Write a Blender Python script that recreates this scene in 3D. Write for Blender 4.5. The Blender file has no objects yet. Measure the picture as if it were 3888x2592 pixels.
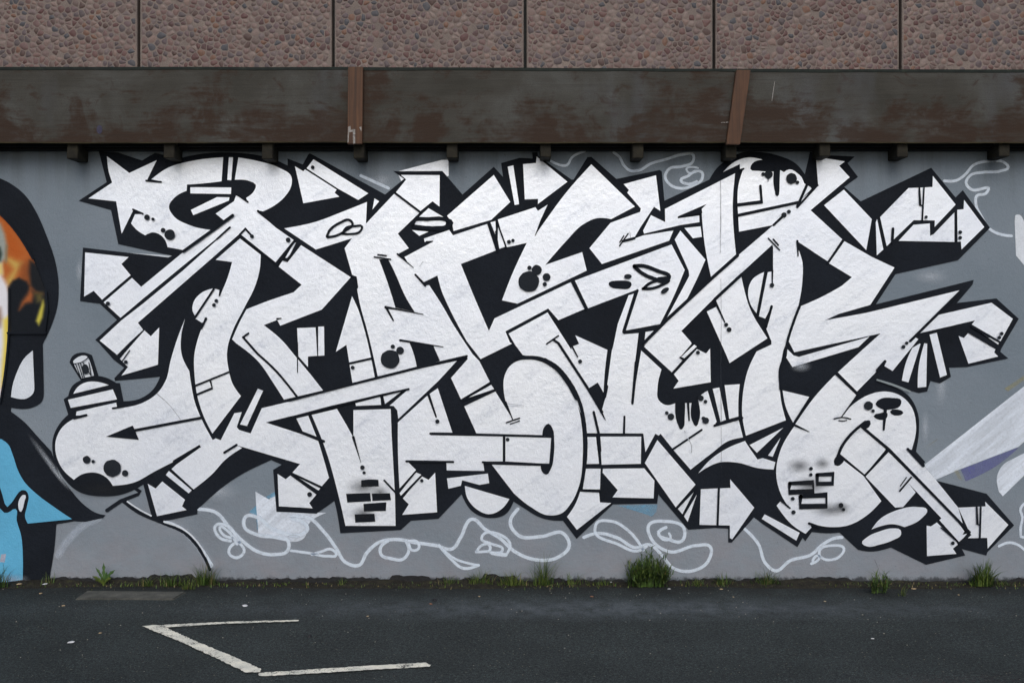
import bpy, bmesh, math, random
from mathutils import Vector, Matrix

# ------------------------------------------------------------------ camera, sky, sun, exposure
scene = bpy.context.scene
COL = scene.collection
CAM_D, CAM_H, FPX = 5.906, 1.60, 3780.0      # metres from wall, eye height, focal length in photo pixels
CX, HY = 1944.0, 1191.0                      # principal column and horizon row of the photo

cam_data = bpy.data.cameras.new('camera')
cam = bpy.data.objects.new('camera', cam_data)
COL.objects.link(cam)
cam.location = (0, -CAM_D, CAM_H)
cam.rotation_euler = (math.radians(90), 0, 0)
cam_data.sensor_width = 36.0
cam_data.lens = 35.0
cam_data.shift_y = -105.0 / 3888.0
cam_data.clip_start = 0.05
cam_data.clip_end = 600
scene.camera = cam

SUN_EL, SUN_AZ = math.radians(40), math.radians(178)     # veiled sun behind the camera
world = bpy.data.worlds.new('World')
scene.world = world
world.use_nodes = True
wn, wl = world.node_tree.nodes, world.node_tree.links
sky = wn.new('ShaderNodeTexSky')
sky.sky_type = 'NISHITA'
sky.sun_disc = False
sky.sun_elevation = SUN_EL
sky.sun_rotation = SUN_AZ
sky.air_density = 1.0
sky.dust_density = 3.0
sky.ozone_density = 1.0
bg = wn['Background']
bg.inputs['Strength'].default_value = 0.12
wl.new(sky.outputs['Color'], bg.inputs['Color'])

sun_data = bpy.data.lights.new('sun', 'SUN')
sun_data.energy = 1.15
sun_data.angle = math.radians(40)
sun_data.color = (1.0, 0.99, 0.96)
sun = bpy.data.objects.new('sun', sun_data)
COL.objects.link(sun)
sd = Vector((math.sin(SUN_AZ) * math.cos(SUN_EL), math.cos(SUN_AZ) * math.cos(SUN_EL), math.sin(SUN_EL)))
sun.rotation_euler = sd.to_track_quat('Z', 'Y').to_euler()
sun.location = sd * 30

scene.view_settings.view_transform = 'Standard'
scene.view_settings.look = 'None'
scene.view_settings.gamma = 1
scene.view_settings.exposure = 0.12
scene.view_settings.use_curve_mapping = False

# ------------------------------------------------------------------ helpers
def at(xs, ys, depth=0.0):
    """photo pixel -> world point on the upright plane `depth` metres in front of the wall"""
    d = CAM_D - depth
    return Vector(((xs - CX) / FPX * d, -depth, CAM_H + (HY - ys) / FPX * d))

def on_ground(xs, ys, z=0.0):
    d = FPX * (CAM_H - z) / (ys - HY)
    return Vector(((xs - CX) / FPX * d, d - CAM_D, z))

def lin(r, g, b):
    f = lambda c: (c / 255 / 12.92) if c <= 10.31 else ((c / 255 + 0.055) / 1.055) ** 2.4
    return (f(r), f(g), f(b), 1.0)

def tag(o, label=None, cat=None, group=None, kind=None):
    if label: o['label'] = label
    if cat: o['category'] = cat
    if group: o['group'] = group
    if kind: o['kind'] = kind
    return o

def link(name, me, mat=None, parent=None):
    o = bpy.data.objects.new(name, me)
    COL.objects.link(o)
    if mat and me is not None and not me.materials: me.materials.append(mat)
    if parent: o.parent = parent
    return o

def mesh(name, verts, faces, mat=None, parent=None, smooth=False):
    me = bpy.data.meshes.new(name)
    me.from_pydata([tuple(v) for v in verts], [], faces)
    if smooth:
        for p in me.polygons: p.use_smooth = True
    me.update()
    return link(name, me, mat, parent)

def empty(name, loc=(0, 0, 0)):
    o = bpy.data.objects.new(name, None)
    o.empty_display_size = 0.1
    COL.objects.link(o)
    o.location = loc
    return o

def boxes(name, specs, mat=None, parent=None, bevel=0.0):
    """one mesh from boxes given as (x0,x1,y0,y1,z0,z1)"""
    bm = bmesh.new()
    for x0, x1, y0, y1, z0, z1 in specs:
        vs = [bm.verts.new(p) for p in ((x0, y0, z0), (x1, y0, z0), (x1, y1, z0), (x0, y1, z0),
                                        (x0, y0, z1), (x1, y0, z1), (x1, y1, z1), (x0, y1, z1))]
        for f in ((0, 3, 2, 1), (4, 5, 6, 7), (0, 1, 5, 4), (1, 2, 6, 5), (2, 3, 7, 6), (3, 0, 4, 7)):
            bm.faces.new([vs[i] for i in f])
    if bevel:
        bmesh.ops.bevel(bm, geom=bm.edges[:], offset=bevel, segments=1, affect='EDGES')
    me = bpy.data.meshes.new(name)
    bm.to_mesh(me); bm.free()
    return link(name, me, mat, parent)

# ------------------------------------------------------------------ materials
class Nodes:
    def __init__(self, name, rough=0.8, metallic=0.0, spec=0.4):
        self.m = bpy.data.materials.new(name)
        self.m.use_nodes = True
        self.n, self.l = self.m.node_tree.nodes, self.m.node_tree.links
        self.b = self.n['Principled BSDF']
        self.b.inputs['Roughness'].default_value = rough
        self.b.inputs['Metallic'].default_value = metallic
        self.b.inputs['Specular IOR Level'].default_value = spec
        tc = self.n.new('ShaderNodeTexCoord')
        self.co = tc.outputs['Object']
    def map(self, scale=(1, 1, 1), rot=(0, 0, 0), loc=(0, 0, 0)):
        mp = self.n.new('ShaderNodeMapping')
        mp.inputs['Scale'].default_value = scale
        mp.inputs['Rotation'].default_value = rot
        mp.inputs['Location'].default_value = loc
        self.l.new(self.co, mp.inputs['Vector'])
        return mp.outputs[0]
    def map2(self, ang, scale, loc=(0, 0, 0)):
        mp = self.n.new('ShaderNodeMapping')
        mp.inputs['Rotation'].default_value = (0, math.radians(ang), 0)
        mp.inputs['Location'].default_value = loc
        self.l.new(self.co, mp.inputs['Vector'])
        m2 = self.n.new('ShaderNodeMapping')
        m2.inputs['Scale'].default_value = scale
        self.l.new(mp.outputs[0], m2.inputs['Vector'])
        return m2.outputs[0]
    def noise(self, scale, detail=3, rough=0.55, vec=None, dist=0.0):
        t = self.n.new('ShaderNodeTexNoise')
        t.inputs['Scale'].default_value = scale
        t.inputs['Detail'].default_value = detail
        t.inputs['Roughness'].default_value = rough
        t.inputs['Distortion'].default_value = dist
        self.l.new(vec if vec is not None else self.co, t.inputs['Vector'])
        return t.outputs['Fac']
    def ramp(self, fac, stops, mode='LINEAR'):
        r = self.n.new('ShaderNodeValToRGB')
        cr = r.color_ramp
        cr.interpolation = mode
        while len(cr.elements) < len(stops): cr.elements.new(0.5)
        for e, (p, c) in zip(cr.elements, stops):
            e.position = p
            e.color = c if len(c) == 4 else (*c, 1)
        self.l.new(fac, r.inputs['Fac'])
        return r.outputs['Color']
    def grey(self, fac, p0, p1, v0=0.0, v1=1.0):
        r = self.n.new('ShaderNodeMapRange')
        r.inputs['From Min'].default_value = p0; r.inputs['From Max'].default_value = p1
        r.inputs['To Min'].default_value = v0; r.inputs['To Max'].default_value = v1
        self.l.new(fac, r.inputs['Value'])
        return r.outputs['Result']
    def mix(self, fac, a, b, mode='MIX'):
        x = self.n.new('ShaderNodeMix')
        x.data_type = 'RGBA'; x.blend_type = mode
        for sock, v in ((x.inputs[0], fac), (x.inputs[6], a), (x.inputs[7], b)):
            if isinstance(v, (int, float)): sock.default_value = v
            elif isinstance(v, tuple): sock.default_value = v if len(v) == 4 else (*v, 1)
            else: self.l.new(v, sock)
        return x.outputs[2]
    def math(self, op, a, b=0.0):
        x = self.n.new('ShaderNodeMath'); x.operation = op
        for sock, v in ((x.inputs[0], a), (x.inputs[1], b)):
            if isinstance(v, (int, float)): sock.default_value = v
            else: self.l.new(v, sock)
        return x.outputs[0]
    def axis(self, k):
        s = self.n.new('ShaderNodeSeparateXYZ')
        self.l.new(self.co, s.inputs[0])
        return s.outputs[k]
    def color(self, c):
        if isinstance(c, tuple): self.b.inputs['Base Color'].default_value = c if len(c) == 4 else (*c, 1)
        else: self.l.new(c, self.b.inputs['Base Color'])
        return self
    def put(self, sock, v):
        if isinstance(v, (int, float)): self.b.inputs[sock].default_value = v
        else: self.l.new(v, self.b.inputs[sock])
        return self
    def bump(self, h, strength=0.4, dist=0.004):
        bp = self.n.new('ShaderNodeBump')
        bp.inputs['Strength'].default_value = strength
        bp.inputs['Distance'].default_value = dist
        self.l.new(h, bp.inputs['Height'])
        self.l.new(bp.outputs[0], self.b.inputs['Normal'])
        return self

def wall_relief(N, strength=0.5):
    """the lumpy painted cement render that shows through every coat of paint"""
    a = N.noise(38, 4, 0.6)
    b = N.noise(150, 2, 0.6)
    c = N.noise(6, 2, 0.5)
    h = N.math('ADD', N.math('MULTIPLY', a, 1.0), N.math('MULTIPLY', b, 0.45))
    h = N.math('ADD', h, N.math('MULTIPLY', c, 1.2))
    N.bump(h, strength, 0.006)

def paint(name, rgb, rough=0.55, var=0.12, spec=0.4, metallic=0.0, relief=0.5):
    N = Nodes(name, rough, metallic, spec)
    n = N.grey(N.noise(3.0, 4, 0.6), 0.3, 0.7, 1 - var, 1 + var)
    n2 = N.grey(N.noise(120, 2, 0.6), 0.3, 0.7, 1 - var * 0.6, 1 + var * 0.6)
    N.color(N.mix(1.0, lin(*rgb), N.math('MULTIPLY', n, n2), 'MULTIPLY'))
    wall_relief(N, relief)
    return N.m

# grey wall coat: dirt and mould gather on its own towards the foot, rain streaks under the boards
N = Nodes('grey_wall_paint', 0.85, 0, 0.12)
big = N.ramp(N.noise(0.9, 5, 0.6), [(0.30, lin(108, 120, 131)), (0.52, lin(117, 128, 139)), (0.72, lin(127, 137, 147))])
fine = N.grey(N.noise(170, 3, 0.65), 0.25, 0.75, 0.84, 1.14)
col = N.mix(1.0, big, fine, 'MULTIPLY')
z = N.axis(2)
streak = N.noise(1.0, 4, 0.6, N.map((9, 1, 0.5)))
low = N.grey(z, 0.0, 0.75, 1.0, 0.0)
worn = N.math('MULTIPLY', N.grey(z, 0.06, 0.62, 1.0, 0.0), N.grey(N.noise(2.6, 6, 0.65), 0.3, 0.7, 0.35, 1.0))
col = N.mix(N.math('MULTIPLY', worn, 0.8), col, N.mix(N.grey(N.noise(4.5, 5, 0.7, N.map((1, 1, 1.6), (0, 0, 0), (4, 4, 1))), 0.38, 0.62, 0, 1), lin(131, 139, 148), lin(138, 138, 145)))
dirt = N.math('MULTIPLY', N.grey(N.noise(7, 6, 0.7), 0.40, 0.75, 0.0, 1.0), low)
col = N.mix(N.math('MULTIPLY', dirt, 0.35), col, lin(112, 108, 112))
foot = N.math('ADD', N.grey(z, 0.0, 0.10, 0.50, 0.0), N.math('MULTIPLY', N.noise(22, 6, 0.75), 0.55))
spots = N.grey(foot, 0.56, 0.66, 0.0, 0.85)
col = N.mix(N.math('MULTIPLY', spots, N.grey(z, 0.02, 0.26, 1, 0)), col, lin(40, 42, 44))
top = N.math('MULTIPLY', N.grey(z, 2.2, 2.56, 0, 1), N.grey(streak, 0.45, 0.75, 0, 0.7))
col = N.mix(top, col, lin(84, 88, 94))
pits = N.grey(N.noise(60, 2, 0.5, N.map((1, 1, 1), (0, 0, 0), (5, 2, 9))), 0.70, 0.76, 0.0, 0.55)
col = N.mix(pits, col, lin(70, 74, 80))
N.color(col)
wall_relief(N, 0.55)
M_WALL = N.m

# chrome silver spray paint, thin in places so the grey below shows as bluish scuffs
N = Nodes('silver_spray_paint', 0.40, 0.0, 0.6)
st = N.noise(1.0, 5, 0.65, N.map2(38, (2.6, 1, 14)))
sc = N.noise(48, 4, 0.7)
pat = N.math('MULTIPLY', N.grey(st, 0.50, 0.72, 0, 1), N.grey(sc, 0.42, 0.62, 0.15, 1))
base = N.mix(N.grey(N.noise(1.3, 3, 0.5), 0.35, 0.65, 0, 1), lin(233, 240, 250), lin(225, 233, 246))
c = N.mix(N.math('MULTIPLY', pat, 0.55), base, lin(150, 163, 186))
gr = N.grey(N.noise(210, 2, 0.6), 0.3, 0.7, 0.92, 1.06)
N.color(N.mix(1.0, c, gr, 'MULTIPLY'))
N.put('Metallic', 0.35)
wall_relief(N, 0.34)
M_SILVER = N.m

M_BLACK = paint('black_spray_paint', (22, 27, 35), 0.75, 0.22, 0.12)
M_MARK = paint('black_line_paint', (19, 24, 32), 0.75, 0.18, 0.12)
M_DOT = paint('black_dot_paint', (31, 36, 43), 0.75, 0.25, 0.14)
M_BLUE = paint('sky_blue_paint', (84, 160, 198), 0.6, 0.08)
M_PALE = paint('pale_grey_paint', (198, 206, 216), 0.6, 0.12)
M_PURPLE = None
M_LINE_WHITE = None

def soft_paint(name, rgb, opacity, lo=0.35, hi=0.65, scale=26):
    """paint put on so thinly that the wall shows through its own speckle"""
    N = Nodes(name, 0.65, 0, 0.3)
    N.color(lin(*rgb))
    wall_relief(N, 0.5)
    a = N.math('MULTIPLY', N.grey(N.noise(scale, 4, 0.7), lo, hi, 0.55, 1.0), opacity)
    N.put('Alpha', a)
    return N.m

M_CHALK = soft_paint('thin_white_paint', (210, 223, 238), 0.80, 0.2, 0.5)
M_CHALK_EDGE = soft_paint('white_overspray', (196, 208, 224), 0.20)
M_PURPLE = soft_paint('thin_purple_paint', (98, 102, 160), 0.62, 0.36, 0.62, 9)
M_SCUFF = soft_paint('scuffed_paint', (190, 180, 190), 0.6, 0.35, 0.6, 20)
# old silver rubbed thin so the grey coat grins through in diagonal streaks
N = Nodes('worn_silver_paint', 0.6, 0, 0.3)
N.color(lin(212, 222, 236)); wall_relief(N, 0.5)
wst = N.noise(1.0, 5, 0.7, N.map2(40, (1.6, 1, 16)))
N.put('Alpha', N.math('MULTIPLY', N.grey(wst, 0.34, 0.62, 0.62, 0.98), N.grey(N.noise(60, 3, 0.7), 0.25, 0.5, 0.8, 1.0)))
M_WORN = N.m
M_GHOST_BLUE = soft_paint('thin_blue_paint', (110, 170, 205), 0.55, 0.4, 0.6, 9)
M_GHOST_YELLOW = soft_paint('thin_yellow_paint', (165, 158, 105), 0.35, 0.4, 0.6, 9)

def spray_disc_mat(name, rgb, strength):
    """round puff of paint: full in the middle of the disc, nothing at its rim (UV holds the disc radius)"""
    N = Nodes(name, 0.6, 0, 0.3)
    N.color(lin(*rgb))
    at_ = N.n.new('ShaderNodeAttribute'); at_.attribute_name = 'puff'
    a = N.math('MULTIPLY', N.math('POWER', at_.outputs['Fac'], 1.4), strength)
    a = N.math('MULTIPLY', a, N.grey(N.noise(160, 2, 0.6), 0.25, 0.6, 0.7, 1.0))
    N.put('Alpha', a)
    return N.m
M_CRACK = soft_paint('hairline_crack_grime', (52, 58, 68), 0.55, 0.3, 0.6, 30)
M_GREY_LINE = paint('grey_line_paint', (128, 138, 143), 0.8, 0.08, 0.1)
M_PUFF = spray_disc_mat('black_overspray', (28, 32, 38), 0.62)
M_PUFF_PALE = spray_disc_mat('pale_overspray', (190, 200, 212), 0.5)
# ------------------------------------------------------------------ the painted wall
# Paint is traced in pixels of enlarged views of the photo; each letter names a view (origin, enlargement).
VIEW = {'A': (200, 560, 2), 'B': (1100, 560, 2), 'C': (2000, 560, 2), 'D': (2712, 560, 2),
        'E': (200, 1300, 2), 'F': (1100, 1300, 2), 'G': (2000, 1300, 2), 'H': (2712, 1300, 2),
        'J': (3104, 2000, 3), 'K': (0, 2000, 3), 'M': (600, 1880, 0.8711), 'N': (0, 660, 1.7433),
        'O': (0, 1500, 2.118), 'Q': (500, 2300, 1.96)}

def parse(s):
    """'A 1,2 ~3,4' -> [(x, y, smooth)] in photo pixels; ~ marks a point the outline runs through smoothly"""
    out, v = [], None
    for t in s.split():
        if t in VIEW: v = VIEW[t]; continue
        sm = t[0] == '~'
        x, y = t.lstrip('~').split(',')
        out.append((v[0] + float(x) / v[2], v[1] + float(y) / v[2], sm))
    return out

def trace(pts, closed=True, step=9.0):
    n = len(pts)
    P = [Vector((p[0], p[1])) for p in pts]
    S = [p[2] for p in pts]
    res = []
    def tangent(i):
        a = P[(i - 1) % n] if (closed or i > 0) else P[i]
        b = P[(i + 1) % n] if (closed or i < n - 1) else P[i]
        d0, d1 = (P[i] - a).length, (b - P[i]).length
        if d0 < 1e-6 or d1 < 1e-6: return (b - a).normalized()
        t = (P[i] - a) / d0 * d1 + (b - P[i]) / d1 * d0
        return t.normalized()
    for i in range(n if closed else n - 1):
        j = (i + 1) % n
        a, b = P[i], P[j]
        L = (b - a).length
        res.append(a.copy())
        if not (S[i] or S[j]) or L < 6: continue
        if S[i] and S[j]: t0, t1 = tangent(i) * L, tangent(j) * L
        elif S[i]: t0 = tangent(i) * L; t1 = 1.5 * (b - a) - 0.5 * t0
        else: t1 = tangent(j) * L; t0 = 1.5 * (b - a) - 0.5 * t1
        k = max(2, int(L / step))
        for q in range(1, k):
            u = q / k
            res.append(a * (2 * u**3 - 3 * u**2 + 1) + t0 * (u**3 - 2 * u**2 + u) + b * (3 * u**2 - 2 * u**3) + t1 * (u**3 - u**2))
    if not closed: res.append(P[-1].copy())
    out = [res[0]]
    for p in res[1:]:
        if (p - out[-1]).length > 0.3: out.append(p)
    return out

_lift = {}
def lift(level):
    """each sheet of paint lies a hair in front of the one below it"""
    _lift[level] = _lift.get(level, 0) + 1
    return level + _lift[level] * 0.00003

def to_wall(p, depth):
    # paint follows the wall plane; depth is under a centimetre
    w = at(p[0], p[1], 0.0)
    return Vector((w.x, -depth, w.z))

def fill(name, s, mat, level, parent, label=None):
    pts = trace(parse(s))
    d = lift(level)
    vs = [to_wall(p, d) for p in pts]
    area = sum(vs[i].x * vs[(i + 1) % len(vs)].z - vs[(i + 1) % len(vs)].x * vs[i].z for i in range(len(vs)))
    if area < 0: vs.reverse()
    o = mesh(name, vs, [list(range(len(vs)))], mat, parent)
    bm = bmesh.new(); bm.from_mesh(o.data)
    bmesh.ops.triangulate(bm, faces=bm.faces[:])
    bm.to_mesh(o.data); bm.free()
    if label: o['label'] = label
    return o

def ribbon_geo(pts, w0, w1, d, vs, fs, wob=0.0, rnd=None):
    n = len(pts)
    base = len(vs)
    for i, p in enumerate(pts):
        a = pts[max(0, i - 1)]; b = pts[min(n - 1, i + 1)]
        t = (b - a)
        t = t.normalized() if t.length > 1e-9 else Vector((1, 0))
        nrm = Vector((-t.y, t.x))
        w = (w0 + (w1 - w0) * i / max(1, n - 1)) / 2
        if 0 < i < n - 1:
            t0 = (p - a).normalized(); t1 = (b - p).normalized()
            c = max(0.5, math.sqrt(max(0.0, (1 + t0.dot(t1)) / 2)))
            w = w / c
        if rnd: w *= 1 + rnd.uniform(-wob, wob)
        vs += [to_wall(p + nrm * w, d), to_wall(p - nrm * w, d)]
    for i in range(n - 1):
        a = base + 2 * i
        fs.append([a, a + 1, a + 3, a + 2])
    for end, w in ((0, w0), (n - 1, w1)):               # round ends left by the cap
        if w < 2: continue
        c = pts[end]; q = pts[1] if end == 0 else pts[n - 2]
        t = (c - q).normalized(); ang = math.atan2(t.y, t.x)
        k0 = len(vs)
        vs.append(to_wall(c, d))
        for k in range(7):
            th = ang - math.pi / 2 + math.pi * k / 6
            vs.append(to_wall(c + Vector((math.cos(th), math.sin(th))) * (w / 2), d))
        for k in range(6): fs.append([k0, k0 + 1 + k, k0 + 2 + k])

def stroke(name, w, s, mat, level, parent, w1=None, label=None, closed=False, wob=0.05):
    pr = parse(s)
    v = [t for t in s.split() if t in VIEW][0]
    k = VIEW[v][2]
    pts = trace(pr, closed, 7.0)
    if closed: pts.append(pts[0].copy())
    vs, fs = [], []
    ribbon_geo(pts, w / k, (w if w1 is None else w1) / k, lift(level), vs, fs, wob, random.Random(hash_str(s)))
    o = mesh(name, vs, fs, mat, parent)
    if label: o['label'] = label
    return o

def hash_str(s):
    h = 7
    for ch in s: h = (h * 31 + ord(ch)) % 1000003
    return h

def blob(name, view, x, y, rx, mat, level, parent, ry=None, rot=0):
    v = VIEW[view]
    cx, cy = v[0] + x / v[2], v[1] + y / v[2]
    ry = rx if ry is None else ry
    r_ = random.Random(hash_str('%s%d%d' % (view, x, y)))
    d = lift(level)
    vs = []
    for k in range(20):
        th = 2 * math.pi * k / 20
        f = 1 + r_.uniform(-0.035, 0.035)
        ex, ey = rx / v[2] * f * math.cos(th), ry / v[2] * f * math.sin(th)
        vs.append(to_wall((cx + ex * math.cos(rot) - ey * math.sin(rot), cy + ex * math.sin(rot) + ey * math.cos(rot)), d))
    vs.reverse()
    return mesh(name, vs, [list(range(20))], mat, parent)

def puff(name, view, x, y, rx, mat, level, parent, ry=None, rot=0.0):
    v = VIEW[view]
    cx, cy = v[0] + x / v[2], v[1] + y / v[2]
    ry = rx if ry is None else ry
    d = lift(level)
    vs, val, fs = [to_wall((cx, cy), d)], [1.0], []
    R, S = 6, 20
    for i in range(1, R + 1):
        for k in range(S):
            th = 2 * math.pi * k / S
            ex, ey = rx / v[2] * i / R * math.cos(th), ry / v[2] * i / R * math.sin(th)
            vs.append(to_wall((cx + ex * math.cos(rot) - ey * math.sin(rot), cy + ex * math.sin(rot) + ey * math.cos(rot)), d))
            val.append((1 - (i / R)) ** 1.0)
    for k in range(S): fs.append([0, 1 + (k + 1) % S, 1 + k])
    for i in range(R - 1):
        for k in range(S):
            a, b = 1 + i * S + k, 1 + i * S + (k + 1) % S
            fs.append([a, b, b + S, a + S])
    o = mesh(name, vs, fs, mat, parent)
    at_ = o.data.attributes.new('puff', 'FLOAT', 'POINT')
    at_.data.foreach_set('value', val)
    return o

WALL_L, WALL_R, WALL_TOP = -5.2, 5.2, 2.64
# the wall itself: a grid of broad quads so that its face is one solid block
wall = boxes('graffiti_wall', [(WALL_L, WALL_R, 0.0, 0.22, -0.3, WALL_TOP)], M_WALL)
tag(wall, 'grey painted wall covered by silver and black graffiti lettering behind the asphalt', 'wall')

# ---- older paint and the white doodles under the lettering
L_OLD, L_BLACK, L_SILVER, L_MARK = 0.0015, 0.0040, 0.0060, 0.0110
old = [
    ('B 815,184 1155,95 1205,95 1208,215 1100,260 850,262', M_SILVER, 'faded_patch', None),
    ('E 1540,1130 1645,1190 1700,1130 1700,1285 2080,1290 ~1935,1400 ~1930,1440 1562,1448 1550,1300', M_WORN, 'faded_patch', None),
    ('E 1615,1172 1700,1125 1702,1160 1640,1186', M_GHOST_BLUE, 'faded_patch', 'faint blue older paint'),
    ('E 1490,1285 1545,1235 1552,1300 1562,1420 1552,1420 1545,1310', M_GHOST_BLUE, 'faded_patch', 'faint blue older paint'),
    ('G 690,1236 992,1226 985,1280 950,1320 900,1300', M_GHOST_BLUE, 'faded_patch', 'faint blue older paint'),
    ('H 2360,325 1590,930 1680,1040 1860,962 2310,790 2360,745', M_WORN, 'faded_patch', 'silver spike of older paint beside the lettering'),
    ('H 2360,835 ~2290,870 ~2190,930 ~2150,1000 2160,1130 2190,1165 2360,1000', M_WORN, 'faded_patch', None),
    ('H 1870,962 2315,792 ~2150,930 1908,1052', M_PURPLE, 'faded_patch', 'purple flash of older paint'),
    ('D 2285,515 ~2300,510 2360,590 2360,905 2290,820 2280,560', M_PALE, 'faded_patch', None),
    ('H 1820,970 1850,965 1885,1045 1850,1030', M_GHOST_YELLOW, 'faded_patch', None),
    ('H 1650,760 1700,725 1690,740 1600,800', M_GHOST_YELLOW, 'faded_patch', None),
    ('H 2200,350 2352,250 2352,285 2230,370', M_GHOST_YELLOW, 'faded_patch', None),
    ('A 570,800 905,822 880,836 600,812', M_PALE, 'faded_patch', None),
    ('H 1225,275 ~1340,310 1480,368 1450,368 ~1330,318 1222,282', M_PALE, 'faded_patch', None),
]
for s, m, nm, lb in old: fill(nm, s, m, L_OLD, wall, lb)

doodles = [
 (13, 'M 135,45 ~190,55 ~240,110 ~280,150 ~330,185 ~380,195 ~430,180 ~430,150 ~390,138 ~330,130 ~285,100 ~290,70 ~330,72 ~370,105 ~420,125 ~470,130 ~495,110 ~475,85 ~445,75 ~500,75 ~545,115 ~590,175 ~620,220 ~665,230 ~690,190 ~730,155 ~790,145 ~850,155 ~920,165 ~975,175 ~1000,140 ~1042,78 ~1080,110 ~1130,140 ~1180,185 ~1250,212 ~1320,205 ~1360,165 ~1340,125 ~1270,135 ~1190,130 ~1165,90 1190,45'),
 (11, 'M 240,150 ~200,135 ~190,100 ~230,100 ~265,150 ~285,185 ~260,205 ~235,190 ~250,160 270,155'),
 (10, 'M 245,140 ~212,125 ~205,105 ~232,118 ~262,160'),
 (10, 'M 440,182 ~500,190 ~560,200 ~590,195 ~575,178 ~540,185 510,195'),
 (12, 'M 820,150 ~830,180 ~810,210 ~770,208 ~738,195 ~735,175 760,150'),
 (10, 'M 830,150 ~860,155 ~862,175 ~840,180 830,160'),
 (11, 'M 930,165 ~965,205 ~1010,240 1060,230'),
 (9, 'M 945,180 ~985,210 ~1020,222 1060,230'),
 (10, 'M 1055,182 ~1070,165 ~1095,162 ~1098,180 ~1075,185 1052,186'),
 (10, 'M 1155,190 ~1165,165 ~1120,125 ~1080,125 ~1070,140 ~1105,160 ~1140,178 1100,188'),
 (14, 'M 1105,190 ~1130,194 1150,196'),
 (12, 'M 1408,138 ~1450,125 ~1520,140 ~1580,172 ~1625,162 ~1665,195 ~1705,240 ~1770,248 ~1820,215 ~1825,168 ~1780,165 ~1690,185 ~1630,140 ~1622,100 ~1680,85 ~1740,110 ~1732,150 ~1690,145 ~1655,125 1680,105'),
 (11, 'M 1605,180 ~1560,120 ~1500,85 ~1450,92 ~1445,115 ~1520,160 ~1590,182 1615,168'),
 (9, 'M 1655,118 ~1670,145 ~1695,140 1690,125'),
 (12, 'M 1940,110 ~1985,160 ~2010,225 ~2040,248 ~2090,215 ~2160,195 ~2200,160 ~2240,140 2262,138'),
 (10, 'M 2160,225 ~2185,210 ~2188,180 ~2230,165 ~2268,175 ~2255,200 ~2210,212 ~2175,200 2165,215'),
 (22, 'C 185,105 ~240,130 ~305,135 ~340,80 440,30'),
 (24, 'C 660,40 ~700,70 ~740,140 ~780,175 ~850,175 ~940,125 ~1060,90 ~1180,55 ~1265,60 ~1260,110 ~1180,145 ~1080,165 ~1050,220 ~1090,285 ~1170,312 ~1260,290 ~1330,240 ~1330,190 ~1290,180 ~1220,220 ~1170,250 ~1220,278 1290,260'),
 (17, 'C 1300,158 ~1260,150 ~1212,165 ~1220,185 1300,180'),
 (26, 'B 540,215 750,310'),
 (24, 'D 1745,255 ~1840,250 ~1910,200 ~1960,140 ~2080,105 ~2200,115 ~2230,150 ~2170,180 ~2040,190 ~1940,215 ~1910,270 ~1950,320 ~2080,320 ~2060,350 ~1990,370 ~1985,430 ~2030,530 ~2090,620 ~2170,660 2255,672'),
 (34, 'J 2065,215 ~2180,175 ~2280,200 2360,262'),
 (22, 'H 2360,1215 ~2325,1255 ~2338,1330 ~2325,1400 2325,1470 2360,1480'),
 (20, 'M 20,88 ~70,108 ~120,150 ~150,190 175,230'),
]
for w, s in doodles:
    stroke('white_doodle', w * 1.45, s, M_CHALK_EDGE, L_OLD, wall, wob=0.02)
    stroke('white_doodle', w * 0.84, s, M_CHALK, L_OLD, wall, wob=0.04)

for w in (64, 48, 32):
    stroke('white_arc', w, 'E 45,1612 ~120,1500 ~220,1400 350,1332', M_CHALK_EDGE, L_OLD, wall, wob=0.02)
# ---- lettering: black body first
SIL = ('A 200,405 412,265 352,30 480,38 500,40 680,100 780,42 850,60 945,88 ~1130,50 ~1400,42 ~1560,60 1690,92 1785,138 '
 '1785,85 1900,130 1945,50 B 155,45 725,358 868,240 790,182 1160,180 1312,358 1550,148 1620,225 1605,120 1745,80 1845,85 1840,38 1880,38 1885,65 2140,245 '
 'C 355,245 460,75 490,72 680,240 1010,172 1025,185 1045,405 1385,245 ~1450,150 ~1530,90 ~1640,38 ~1760,36 ~1900,60 ~2050,130 2110,205 2150,35 '
 'D 735,38 850,60 1065,70 1010,120 1090,225 985,300 1110,410 1645,155 1830,380 1885,325 2092,610 1850,855 1375,960 1225,1190 1968,1005 1960,1040 1840,1180 2140,1145 2310,1300 2175,1530 '
 'H 2170,70 2230,120 1915,185 1780,190 1795,260 1712,310 1640,290 1615,370 1550,382 1230,290 ~1380,340 ~1480,410 ~1545,540 ~1552,680 1530,825 1600,905 1575,935 1680,1045 2065,1145 2275,1385 '
 'J 1930,285 1920,320 1640,245 1680,320 1235,425 835,230 ~580,275 460,255 265,75 H 950,1440 ~880,1445 740,1435 690,1505 670,1480 630,1550 360,1370 300,1325 132,1515 105,1515 105,1410 0,1405 '
 'G 1225,1418 998,1150 990,1220 655,1225 378,1487 275,1350 ~200,1348 ~100,1325 0,1268 F 1700,1205 ~1640,1300 ~1520,1330 ~1400,1290 1305,1150 1130,1335 920,1350 845,1420 385,1445 ~350,1240 340,1200 205,1295 '
 'E 2010,1297 1700,1280 1675,965 1740,925 1660,890 ~1400,1020 1100,1265 1100,1300 820,1360 760,1345 690,1075 ~590,1130 ~480,1160 ~380,1165 ~200,1130 ~60,990 ~5,850 ~8,710 ~55,615 120,545 85,430 120,405 ~150,330 215,285 130,150 ~150,105 ~230,75 300,95 350,252 ~420,270 485,306 512,306 540,445 ~650,430 ~760,360 818,258 475,290 470,270 545,190 465,130 350,0 '
 'A 325,1460 490,1308 360,1185 210,1165 232,760 880,835 910,822 500,733 445,475')
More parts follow.
